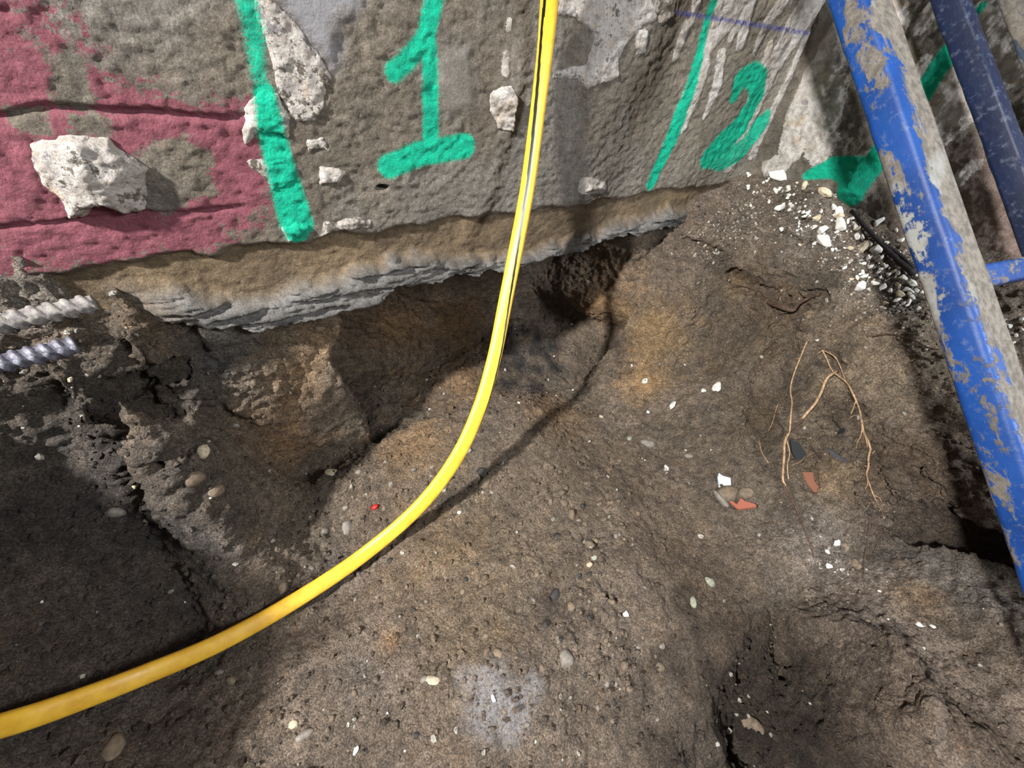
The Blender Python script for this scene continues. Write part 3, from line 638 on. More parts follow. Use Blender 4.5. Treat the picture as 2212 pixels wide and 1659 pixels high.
def soil_paint(v, n):
    N = len(v)
    c = np.tile(lin(112, 99, 86), (N, 1)); rough = np.full(N, 0.55); ext = np.zeros((N, 3))
    f = sm(-0.3, 0.5, fbm(v, 0.3, 3, 0.5, 90))[:, None]; c = c * (1 - f) + lin(101, 90, 77) * f
    wob = 1 + 0.45 * fbm(v, 0.07, 3, 0.55, 91)
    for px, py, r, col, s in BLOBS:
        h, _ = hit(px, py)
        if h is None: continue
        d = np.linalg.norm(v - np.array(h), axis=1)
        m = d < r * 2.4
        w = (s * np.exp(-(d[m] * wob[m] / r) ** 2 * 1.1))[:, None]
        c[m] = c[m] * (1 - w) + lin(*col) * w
    def spots(lst, fn):
        for px, py, r, s in lst:
            h, _ = hit(px, py)
            if h is None: continue
            d = np.linalg.norm(v - np.array(h), axis=1) * (1 + 0.5 * (wob - 1)); w = s * np.exp(-(d / r) ** 2); fn(w)
    def f_r(w): np.maximum(rough, w, out=rough)
    spots([(400, 800, .22, 1.4), (200, 900, .3, 1.3), (150, 1150, .25, 1.2), (300, 1050, .2, 1.2), (150, 1400, .25, 1.0), (1700, 640, .15, 1.8), (1850, 950, .2, 1.5), (1980, 1050, .2, 2.0), (1270, 1180, .10, 1.3), (1290, 1320, .12, 1.3), (1340, 1430, .12, 1.2), (1700, 1550, .25, 1.2), (2000, 1450, .25, 0.9), (1750, 480, .15, 1.2), (120, 640, .2, 1.3), (560, 820, .15, 1.2)], f_r)
    def f_w(w): ext[:, 0] += w
    spots([(1080, 1500, .10, 1.0), (1780, 1200, .12, .6), (300, 1200, .3, .5), (1150, 760, .1, .4), (1850, 1500, .25, .4)], f_w)
    def f_f(w): ext[:, 1] += w
    spots([(1800, 1190, .12, 1.0), (100, 620, .2, .9), (1620, 460, .15, 1.2), (1850, 620, .2, 1.0), (1500, 540, .12, .8), (-100, 640, .2, .9), (1450, 850, .12, .4)], f_f)
    def f_c(w): ext[:, 2] += w
    spots([(1060, 1470, .045, .75), (1120, 1520, .05, .6), (1040, 1550, .05, .55), (1160, 1470, .035, .5), (1000, 1465, .03, .5), (1110, 1580, .03, .4), (500, 690, .05, .3)], f_c)
    return c, rough, ext
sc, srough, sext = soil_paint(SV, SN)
disp = 0.014 * fbm(SV, 0.16, 3, 0.5, 101) + 0.011 * srough * fbm(SV, 0.055, 3, 0.55, 111) + 0.0055 * (0.5 + srough) * fbm(SV, 0.018, 2, 0.6, 121)
rid = 1 - np.abs(fbm(SV * np.array([1, 1, 1.8]), 0.10, 3, 0.5, 131))
disp = disp - 0.012 * np.clip(srough - 0.5, 0, 2) * sm(0.75, 1.0, rid)
inside = (SV[:, 1] > 0.0) & (SV[:, 2] > 0.5)
SV = SV + SN * np.where(inside, 0, disp)[:, None]
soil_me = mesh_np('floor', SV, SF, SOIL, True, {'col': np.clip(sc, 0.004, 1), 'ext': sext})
floor = tag(link('floor', soil_me), 'excavated brown soil of the pit, its banks and the hollow under the wall', None, None, 'structure')
bvh = BVHTree.FromPolygons(SV.tolist(), SF.tolist())
def ground(px, py):
    h, n = hit(px, py, bvh)
    if h is None: h, n = Vector(on_z(px, py, 0.0)), Vector((0, 0, 1))
    if n.dot(Vector(CAM) - h) < 0: n = -n
    return h, n
def depth_of(p): return float((ROT.T @ (np.array(p) - CAM))[2])

# ------------------------------------------------------------------ tube builder
def tube_mesh(name, pts, rad, mat, seg=14, per=6, stripe=None, ribs=None, flat=1.0, cap=True, bumpy=0.0, attr_name=None):
    """a swept tube along a Catmull-Rom curve through pts; rad scalar or one per point"""
    P = np.array([tuple(p) for p in pts], float); n = len(P)
    Rr = np.full(n, rad) if np.isscalar(rad) else np.array(rad, float)
    Pe = np.concatenate([2 * P[:1] - P[1:2], P, 2 * P[-1:] - P[-2:-1]])
    cs, rs = [], []
    for i in range(n - 1):
        p0, p1, p2, p3 = Pe[i], Pe[i + 1], Pe[i + 2], Pe[i + 3]
        for k in range(per):
            t = k / per
            cs.append(0.5 * ((2 * p1) + (-p0 + p2) * t + (2 * p0 - 5 * p1 + 4 * p2 - p3) * t * t + (-p0 + 3 * p1 - 3 * p2 + p3) * t ** 3)); rs.append(Rr[i] * (1 - t) + Rr[i + 1] * t)
    cs.append(P[-1]); rs.append(Rr[-1]); cs = np.array(cs); rs = np.array(rs); m = len(cs)
    T = np.gradient(cs, axis=0); T /= np.linalg.norm(T, axis=1, keepdims=True)
    L = np.concatenate([[0], np.cumsum(np.linalg.norm(np.diff(cs, axis=0), axis=1))])
    N = np.cross(T[0], [0.3, 0.2, 0.9]); N /= np.linalg.norm(N); verts = []; att = []
    for i in range(m):
        N = N - T[i] * (N @ T[i]); N /= np.linalg.norm(N); B = np.cross(T[i], N)
        for k in range(seg):
            a = 2 * math.pi * k / seg; r = rs[i]
            if ribs: r *= ribs(L[i], a)
            if bumpy: r *= 1 + bumpy * math.sin(i * 2.7 + k * 1.9) * random.uniform(0.3, 1)
            verts.append(cs[i] + r * (math.cos(a) * N + flat * math.sin(a) * B))
            if stripe: att.append(stripe(L[i] / L[-1], a))
    f = []
    for i in range(m - 1):
        for k in range(seg): f.append((i * seg + k, i * seg + (k + 1) % seg, (i + 1) * seg + (k + 1) % seg, (i + 1) * seg + k))
    verts += [cs[0], cs[-1]]; a0, a1 = m * seg, m * seg + 1
    tri = [(a0, (k + 1) % seg, k) for k in range(seg)] + [(a1, (m - 1) * seg + k, (m - 1) * seg + (k + 1) % seg) for k in range(seg)]
    me = bpy.data.meshes.new(name); me.from_pydata([tuple(v) for v in verts], [], f + tri)
    for p in me.polygons: p.use_smooth = True
    if stripe:
        att += [att[0], att[-1]]
        a = me.attributes.new(attr_name, 'FLOAT_COLOR', 'POINT'); a.data.foreach_set('color', np.array([(x, y, 0, 1) for x, y in att], np.float32).ravel())
    me.materials.append(mat)
    return me

# ------------------------------------------------------------------ yellow hose
HA, HB = 0.0200, 0.0118          # half axes of the flattened hose
hose_px = [(1200, -150, .74, 72), (1190, -40, .80, 72), (1178, 100, .885, 66), (1160, 250, .96, 58), (1140, 400, 1.02, 46), (1116, 530, 1.06, 36), (1092, 650, 1.09, 26), (1068, 770, 1.10, 16), (1036, 880, 1.10, 8), (985, 990, 1.10, 2), (905, 1095, 1.10, 0), (790, 1195, 1.075, 0), (650, 1290, .985, 0), (480, 1385, .878, 0), (300, 1462, .785, 0), (120, 1530, .69, 0), (-20, 1574, .625, 0), (-200, 1620, .54, 0)]
def hose_mesh():
    P = np.array([at_depth(x, y, d) for x, y, d, a in hose_px]); A = np.array([72, 72] + [a for *_, a in hose_px] + [0, 0], float)
    P = np.concatenate([[P[0] + (0.06, -0.12, 0.75), P[0] + (0.03, -0.04, 0.33)], P, [P[-1] + (-0.07, -0.10, 0.26), P[-1] + (-0.22, -0.16, 0.62)]])
    t0 = np.linspace(0, len(P) - 1, 300); cs = []; an = []
    Pe = np.concatenate([2 * P[:1] - P[1:2], P, 2 * P[-1:] - P[-2:-1]])
    for t in t0:
        i = min(int(t), len(P) - 2); f = t - i; p0, p1, p2, p3 = Pe[i:i + 4]
        cs.append(0.5 * (2 * p1 + (p2 - p0) * f + (2 * p0 - 5 * p1 + 4 * p2 - p3) * f * f + (3 * p1 - p0 - 3 * p2 + p3) * f ** 3)); an.append(A[i] * (1 - f) + A[i + 1] * f)
    cs = np.array(cs); T = np.gradient(cs, axis=0); T /= np.linalg.norm(T, axis=1, keepdims=True)
    seg = 96; V = []; att = []
    for i in range(len(cs)):
        U = np.array([-0.05, -0.62, 0.78]); U = U - T[i] * (U @ T[i]); U /= np.linalg.norm(U); S = np.cross(T[i], U)
        ph = math.radians(an[i]); N = U * math.cos(ph) + S * math.sin(ph); W = np.cross(T[i], N)
        for k in range(seg):
            a = 2 * math.pi * k / seg; ca, sa = math.cos(a), math.sin(a)
            sq = lambda q, e: math.copysign(abs(q) ** e, q)
            V.append(cs[i] + HA * sq(ca, 0.8) * W + HB * sq(sa, 0.8) * N)
            ypx = 0.0; c_ = ROT.T @ (cs[i] - CAM); ypx = CY + F_PX * c_[1] / c_[2]
            st = math.pi / 2 + ph + HOSE_SG * np.interp(ypx, [60, 250, 500, 720, 850, 960], [-1.5, -0.95, -0.4, 0.45, 0.95, 1.5])
            d = abs((a - st + math.pi) % (2 * math.pi) - math.pi)
            att.append((1.0 if d < 0.17 else 0.0, float(sm(0.8, 1.0, i / len(cs))), 0, 1))
    m = len(cs); F = []
    for i in range(m - 1):
        for k in range(seg): F.append((i * seg + k, i * seg + (k + 1) % seg, (i + 1) * seg + (k + 1) % seg, (i + 1) * seg + k))
    me = bpy.data.meshes.new('yellow_hose'); me.from_pydata([tuple(v) for v in V], [], F + [tuple(range(seg))[::-1], tuple(range((m - 1) * seg, m * seg))])
    for p in me.polygons: p.use_smooth = len(p.vertices) == 4
    at_ = me.attributes.new('hose', 'FLOAT_COLOR', 'POINT'); at_.data.foreach_set('color', np.array(att, np.float32).ravel())
    me.materials.append(HOSE); return me
HOSE_SG = 1.0
hm = hose_mesh()
tag(link('yellow_hose', hm), 'yellow hose with a thin black stripe hanging in front of the wall', 'hose')

# ------------------------------------------------------------------ ladder
def bar(name, a, b, ax, wx, wy, mat, parent, bev=0.008, ext=0.0, mudf=None):
    """rectangular tube from a to b; ax = direction of its wx side"""
    a = np.array(a); b = np.array(b); u = b - a; Ln = np.linalg.norm(u); u /= Ln
    ax = np.array(ax) - u * (np.array(ax) @ u); ax /= np.linalg.norm(ax); ay = np.cross(u, ax)
    bm = bmesh.new(); bmesh.ops.create_cube(bm, size=1.0)
    for v in bm.verts: v.co = Vector((v.co.x * wx, v.co.y * wy, v.co.z * Ln))
    es = [e for e in bm.edges if abs((e.verts[0].co - e.verts[1].co).z) > Ln * 0.5]
    bmesh.ops.bevel(bm, geom=es, offset=bev, segments=4, profile=0.5, affect='EDGES')
    long_e = [e for e in bm.edges if abs((e.verts[0].co - e.verts[1].co).z) > Ln * 0.5]
    bmesh.ops.subdivide_edges(bm, edges=long_e, cuts=80, use_grid_fill=True)
    me = bpy.data.meshes.new(name); bm.to_mesh(me); bm.free()
    at = me.attributes.new('mud', 'FLOAT_COLOR', 'POINT')
    vals = []
    for v in me.vertices:
        t = v.co.z / Ln + 0.5
        m = mudf(v.co.x / wx, v.co.y / wy, t) if mudf else 0.5
        vals.append((m, m, m, 1))
        q = np.array([[v.co.x, v.co.y + 3.0, v.co.z]]); d = 0.0016 * float(fbm(q, 0.03, 2, 0.5, 5)[0]); s = 1 + d / (abs(v.co.x) + abs(v.co.y) + 1e-6)
        v.co.x *= s; v.co.y *= s
    at.data.foreach_set('color', np.array(vals, np.float32).ravel())
    for p in me.polygons: p.use_smooth = True
    me.materials.append(mat)
    o = link(name, me, parent)
    mid = (a + b) / 2 - np.array(parent.location)
    Mx = Matrix([[ax[0], ay[0], u[0], mid[0]], [ax[1], ay[1], u[1], mid[1]], [ax[2], ay[2], u[2], mid[2]], [0, 0, 0, 1]])
    o.matrix_local = Mx
    return o
la = at_depth(1855, 0, 0.80); lb = at_depth(2120, 777, 0.72); lu = (la - lb) / np.linalg.norm(la - lb)
lv = np.array([math.cos(math.radians(-10)), math.sin(math.radians(-10)), 0]); lnrm = np.cross(lv, lu)
ltop = la + lu * 0.75; lfoot = lb - lu * ((lb[2] - 0.30) / lu[2])
ladder = bpy.data.objects.new('ladder', None); COL.objects.link(ladder); ladder.location = Vector(lfoot)
tag(ladder, 'mud-smeared blue steel ladder leaning across the right side', 'ladder')
def side_mud(sx, sy, t): return 0.50 + 0.40 * sm(-0.47, -0.25, sx) + 0.4 * sm(0.0, 0.35, sx)
bar('rail', lfoot, ltop, lv, 0.098, 0.06, LADDER, ladder, 0.012, mudf=side_mud)
off = lv * 0.385
bar('rail', lfoot + off - lu * 0.1, ltop + off, lv, 0.045, 0.05, LADDER2, ladder, 0.008)
tr = None
for k in range(2000):
    p = lb + lu * (k * 0.0005); c = ROT.T @ (p - CAM)
    if CY + F_PX * c[1] / c[2] <= 612: tr = p; break
for s in (-0.35, 0.0, 0.8):
    bar('rung', tr + lu * s + lv * 0.03, tr + lu * s + off, lnrm, 0.05, 0.045, LADDER, ladder, 0.008, mudf=lambda sx, sy, t: 0.52)
off3 = lv * 0.50 + lnrm * 0.06
bar('rail', lfoot + off3 + lu * 0.35, ltop + off3, lv, 0.05, 0.05, LADDER3, ladder, 0.008)

# ------------------------------------------------------------------ reinforcing bars
def rebar(p0, p1, r, pitch, mat, label, skew):
    p0 = np.array(p0) + (np.array(p0) - np.array(p1)) * 1.1
    Ln = float(np.linalg.norm(np.array(p1) - np.array(p0))); k = max(60, int(Ln / 0.0022))
    pts_ = [np.array(p0) + (np.array(p1) - np.array(p0)) * t for t in np.linspace(0, 1, k)]
    def ribs(L, a):
        ph = (L - skew * a) / pitch; w = ph - math.floor(ph)
        rib = max(0.0, 1 - abs(w - 0.5) / 0.24)
        lon = 0.10 if min(abs((a % math.pi)), math.pi - (a % math.pi)) < 0.2 else 0
        return 1 + 0.26 * min(1, rib * 2.2) + lon
    me = tube_mesh('rebar', pts_, r, mat, 28, 1, ribs=ribs)
    o = link('rebar', me); tag(o, label, 'rebar', 'rebars sticking out of the left bank')
    return o
g0, n0 = ground(60, 690); 
def rb_pt(px, py, z): return on_z(px, py, z)
rebar(on_y(-110, 722, -0.115), on_y(206, 654, -0.085), 0.0145, 0.021, STEELD, 'dusty grey ribbed rebar lying just below the red paint', 0.006)
rebar(on_y(-110, 812, -0.20), on_y(165, 745, -0.165), 0.0135, 0.0165, STEEL, 'dark shiny ribbed rebar, the lower of two in the left bank', 0.0035)

# ------------------------------------------------------------------ stones, chips and fragments
def shard_mesh(name, seed, mat, flat=0.45, npt=9, jag=0.0):
    rg = random.Random(seed); bm = bmesh.new()
    for k in range(npt):
        a = 2 * math.pi * k / npt + rg.uniform(-0.25, 0.25); r = rg.uniform(0.55, 1.0)
        z = rg.uniform(-0.2, 0.2)
        bm.verts.new((r * math.cos(a), r * rg.uniform(0.6, 0.85) * math.sin(a), z * flat))
        bm.verts.new((0.7 * r * math.cos(a + 0.2), 0.55 * r * math.sin(a + 0.2), flat * rg.uniform(0.45, 1.0) * (1 if k % 2 else -0.6)))
    r = bmesh.ops.convex_hull(bm, input=bm.verts)
    bmesh.ops.delete(bm, geom=[v for v in bm.verts if not v.link_faces], context='VERTS')
    bmesh.ops.bevel(bm, geom=list(bm.edges), offset=0.05, segments=1, affect='EDGES')
    me = bpy.data.meshes.new(name); bm.to_mesh(me); bm.free(); me.materials.append(mat)
    return me
def pebble_mesh(name, seed, mat, sx=1.0, sy=0.75, sz=0.6, sub=3, amp=0.22):
    bm = bmesh.new(); bmesh.ops.create_icosphere(bm, subdivisions=sub, radius=1.0)
    co = np.array([v.co[:] for v in bm.verts]); n = fbm(co + seed * 3.1, 1.3, 3, 0.5, seed)
    for v, d in zip(bm.verts, n): v.co = Vector((v.co.x * sx, v.co.y * sy, v.co.z * sz)) * (1 + amp * float(d))
    me = bpy.data.meshes.new(name); bm.to_mesh(me); bm.free()
    for p in me.polygons: p.use_smooth = True
    me.materials.append(mat); return me
def shell_mesh(name, seed, mat):
    """a curved thin flake, like a piece of shell or flaked plaster"""
    rg = random.Random(seed); nu, nv = 13, 9; v = []; f = []
    out = [rg.uniform(0.75, 1.0) for _ in range(nu)]
    for side in (0, 1):
        for i in range(nu):
            a = 2 * math.pi * i / nu
            for j in range(nv):
                r = (j / (nv - 1)) * out[i]; x, y = r * math.cos(a), 0.72 * r * math.sin(a)
                z = 0.42 * (1 - r * r) + 0.05 * math.sin(9 * r + seed) - (0.10 * (1 - 0.7 * (j / (nv - 1))) if side else 0)
                v.append((x, y, z))
    N = nu * nv
    for s in (0, 1):
        for i in range(nu):
            i2 = (i + 1) % nu
            for j in range(nv - 1):
                q = (s * N + i * nv + j, s * N + i2 * nv + j, s * N + i2 * nv + j + 1, s * N + i * nv + j + 1); f.append(q if not s else q[::-1])
    for i in range(nu):
        i2 = (i + 1) % nu; f.append((i * nv + nv - 1, i2 * nv + nv - 1, N + i2 * nv + nv - 1, N + i * nv + nv - 1))
    me = bpy.data.meshes.new(name); me.from_pydata(v, [], f); 
    for p in me.polygons: p.use_smooth = True
    me.materials.append(mat); return me
CH = [shard_mesh('plaster_chip', s, WHITE, random.Random(s).uniform(0.3, 0.6)) for s in range(10)]
CHC = [shard_mesh('plaster_chip', 40 + s, CREAM, 0.5) for s in range(4)]
FL = [shell_mesh('shell_flake', s, WHITE) for s in range(4)]
def put(name, me, px, py, size_px, label, cat, group=None, yaw=None, tilt=0.25, sink=0.25, aspect=(1, 1, 1), size_m=None, face=0.0):
    """rest a unit mesh on the ground where the view through px, py meets it"""
    h, n = ground(px, py); r = size_m if size_m else size_px * depth_of(h) / F_PX * 0.5
    o = link(name, me)
    nn = (n + face * (Vector(CAM) - h).normalized()).normalized()
    q = nn.to_track_quat('Z', 'Y') @ Quaternion((0, 0, 1), random.uniform(0, 6.28) if yaw is None else yaw)
    q = q @ Quaternion((1, 0, 0), random.uniform(-tilt, tilt)) @ Quaternion((0, 1, 0), random.uniform(-tilt, tilt))
    o.rotation_mode = 'QUATERNION'; o.rotation_quaternion = q; o.scale = (r * aspect[0], r * aspect[1], r * aspect[2])
    o.location = h + n * (r * (0.3 - sink) * aspect[2])
    return tag(o, label, cat, group)

# chips and rubble along the foot of the right wall
pile = [(300, 215, 60), (450, 300, 120), (430, 420, 50), (560, 390, 50), (540, 465, 30), (690, 380, 65), (455, 570, 65), (185, 555, 35), (1000, 590, 80), (1040, 720, 100), (800, 650, 60), (790, 740, 50), (860, 760, 60), (930, 860, 110), (1350, 710, 70), (1190, 760, 40), (1510, 700, 55), (1540, 780, 50), (1170, 840, 50), (1230, 840, 40), (1220, 940, 80), (1310, 915, 60), (1350, 985, 65), (1280, 1030, 40), (1590, 880, 45), (1530, 1160, 45), (1600, 1130, 50), (1400, 1145, 35), (1180, 1220, 35), (1245, 1220, 40), (1130, 1240, 30), (1350, 1275, 60), (1220, 1310, 70), (1440, 1320, 50), (1500, 1355, 35), (1600, 1390, 60), (1660, 1450, 50), (1700, 1290, 70), (1550, 1450, 50), (1620, 1230, 50), (650, 910, 25), (780, 910, 40), (480, 760, 30), (620, 780, 25), (1060, 950, 25), (1130, 950, 40), (1710, 1400, 45), (1480, 1250, 30), (1640, 1490, 30), (950, 560, 50), (1010, 640, 60), (1090, 690, 40), (1160, 750, 36), (1450, 900, 36), (1640, 1340, 44), (1570, 1300, 40), (1690, 1370, 40)]
GP = 'white plaster chips along the foot of the right wall'
for i, (a, b, s) in enumerate(pile):
    me = CH[i % 10] if i % 5 else (CHC[(i // 5) % 4])
    px, py = 1580 + a / 4.366, 320 + b / 4.366
    lab = 'white plaster chip in the rubble strip between right wall and bank'
    if s >= 100: lab = {450: 'broad flat white plaster flake at the top of the rubble, near the corner', 1040: 'long white plaster sliver in the middle of the rubble strip', 930: 'jagged white plaster chunk, largest below the long sliver'}.get(a, lab)
    put('plaster_chip', me, px, py, s / 4.366 * 1.9, lab, 'plaster chip', GP, tilt=0.5, sink=-0.1, face=0.9, aspect=(1.0, random.uniform(0.6, 1), random.uniform(0.8, 1.4)))
put('rubble_stone', pebble_mesh('rubble_stone', 5, CREAM, 1, 0.8, 0.75, 3, 0.35), 1779, 419, 27, 'cream rough stone below the green paint blob', 'stone', sink=0.0)
put('rubble_stone', pebble_mesh('rubble_stone', 6, CREAM, 1, 0.7, 0.6, 3, 0.3), 1912, 656, 14, 'small cream stone alone below the rubble strip', 'stone', sink=0.0)
put('rubble_stone', pebble_mesh('rubble_stone', 8, GREY, 1, 0.8, 0.55, 3, 0.25), 1727, 450, 13, 'small bluish grey stone among the white rubble', 'stone', sink=0.1)
band = [(1605, 372), (1660, 372), (1740, 400), (1830, 450), (1900, 500), (1970, 570), (2030, 690), (1960, 660), (1870, 610), (1830, 590), (1790, 545), (1740, 500), (1680, 470), (1620, 430)]
def in_poly(x, y, P): return poly_sd(np.array([x]), np.array([y]), P)[0] > 0
c = 0
while c < 130:
    x, y = random.uniform(1600, 2030), random.uniform(370, 690)
    if not in_poly(x, y, band): continue
    put('plaster_chip', random.choice(CH), x, y, random.uniform(5, 15), 'tiny white plaster crumb in the rubble strip by the right wall', 'plaster chip', 'small white crumbs in the rubble strip', tilt=0.6, sink=-0.1, face=0.8); c += 1
for (x, y, s) in [(2180, 705, 14), (2195, 725, 12), (2205, 690, 16), (2170, 690, 10), (2190, 740, 10), (2208, 712, 9)]:
    put('plaster_chip', random.choice(CH), x, y, s, 'white plaster chip right of the ladder rail', 'plaster chip', 'chips behind the ladder', tilt=0.5, sink=0.0)

# single chips and flakes lying on the pit floor
singles = [
    (1393, 825, 20, 'f', 'round white flake at the right end of the hollow'), (1453, 878, 28, 'f', 'curled white flake on the floor right of the hollow'), (1548, 838, 30, 'f', 'broken white shell flake at the foot of the right bank'),
    (1438, 1012, 22, 'c', 'white chip lying flat in the middle right of the floor'), (1352, 1328, 20, 'c', 'white triangular chip on the lower right floor'), (1066, 1508, 18, 'f', 'cream curled flake on the grey crust'),
    (769, 1622, 20, 'c', 'white chip near the bottom edge below the hose'), (1237, 843, 10, 'c', 'small white chip on the lip of the hollow'), (1120, 870, 9, 'c', 'small white chip right of the hose at the lip'), (628, 1298, 24, 'f', 'cream flake touching the upper side of the hose'),
    (992, 1107, 13, 'c', 'thin white chip just right of the hose bend'), (1400, 890, 12, 'c', 'small white chip left of the curled flake'), (1805, 1172, 30, 'f', 'largest white flake in the patch below the roots'), (1788, 1192, 14, 'c', 'white chip left of the largest flake below the roots'),
    (1790, 1222, 18, 'c', 'white chip below the largest flake under the roots'), (1815, 1230, 10, 'c', 'small white chip, lower right of the patch under the roots'), (1900, 1278, 11, 'c', 'small white chip on the grey slope at right'), (1918, 1338, 9, 'c', 'lone white chip on the lower right mound'),
    (1985, 1350, 22, 'c', 'pale elongated chip on the lower right mound'), (2014, 1354, 14, 'c', 'small yellowish chip next to the pale one on the mound'), (147, 818, 26, 's', 'pale upright shard below the dark rebar'), (1765, 735, 10, 'c', 'small white chip above the hanging roots'), (2000, 752, 16, 'c', 'white chip beside the dark root near the ladder'),
    (1590, 1480, 9, 'c', 'tiny white chip at the edge of the dark hole'), (875, 1622, 7, 'c', 'tiny white chip at bottom centre'), (837, 1540, 9, 'c', 'small round white chip left of the grey crust'), (1157, 1602, 8, 'c', 'tiny white chip below the grey crust'), (927, 1468, 8, 'c', 'tiny white chip at upper left of the grey crust'),
    (1478, 788, 8, 'c', 'tiny white chip on the tan slope right of the hollow'), (928, 884, 8, 'c', 'tiny white sliver on the hollow floor'), (1520, 845, 14, 'c', 'small white chip left of the broken shell flake'), (1365, 790, 9, 'c', 'white sliver at the right corner of the hollow'),
    (190, 582, 12, 'c', 'white chip on the ledge under the red paint'), (455, 1075, 8, 'c', 'tiny white glinting chip in the dark left bank'), (90, 1300, 9, 'c', 'tiny pale chip low in the dark left bank'), (400, 1300, 8, 'c', 'tiny pale chip above the hose in the dark bank'), (1610, 1298, 9, 'c', 'tiny white chip left of the dark hole')]
for i, (x, y, s, k, lab) in enumerate(singles):
    if k == 'f': put('shell_flake', FL[i % 4], x, y, s, lab, 'flake', 'white flakes on the pit floor', tilt=0.4, sink=0.25)
    elif k == 'c': put('plaster_chip', CH[i % 10], x, y, s, lab, 'plaster chip', 'white chips on the pit floor', tilt=0.4, sink=0.1)
    else: put('stone_shard', shard_mesh('stone_shard', 77, CREAM, 0.4), x, y, s, lab, 'shard', tilt=0.2, sink=0.0, aspect=(1, .6, 1))

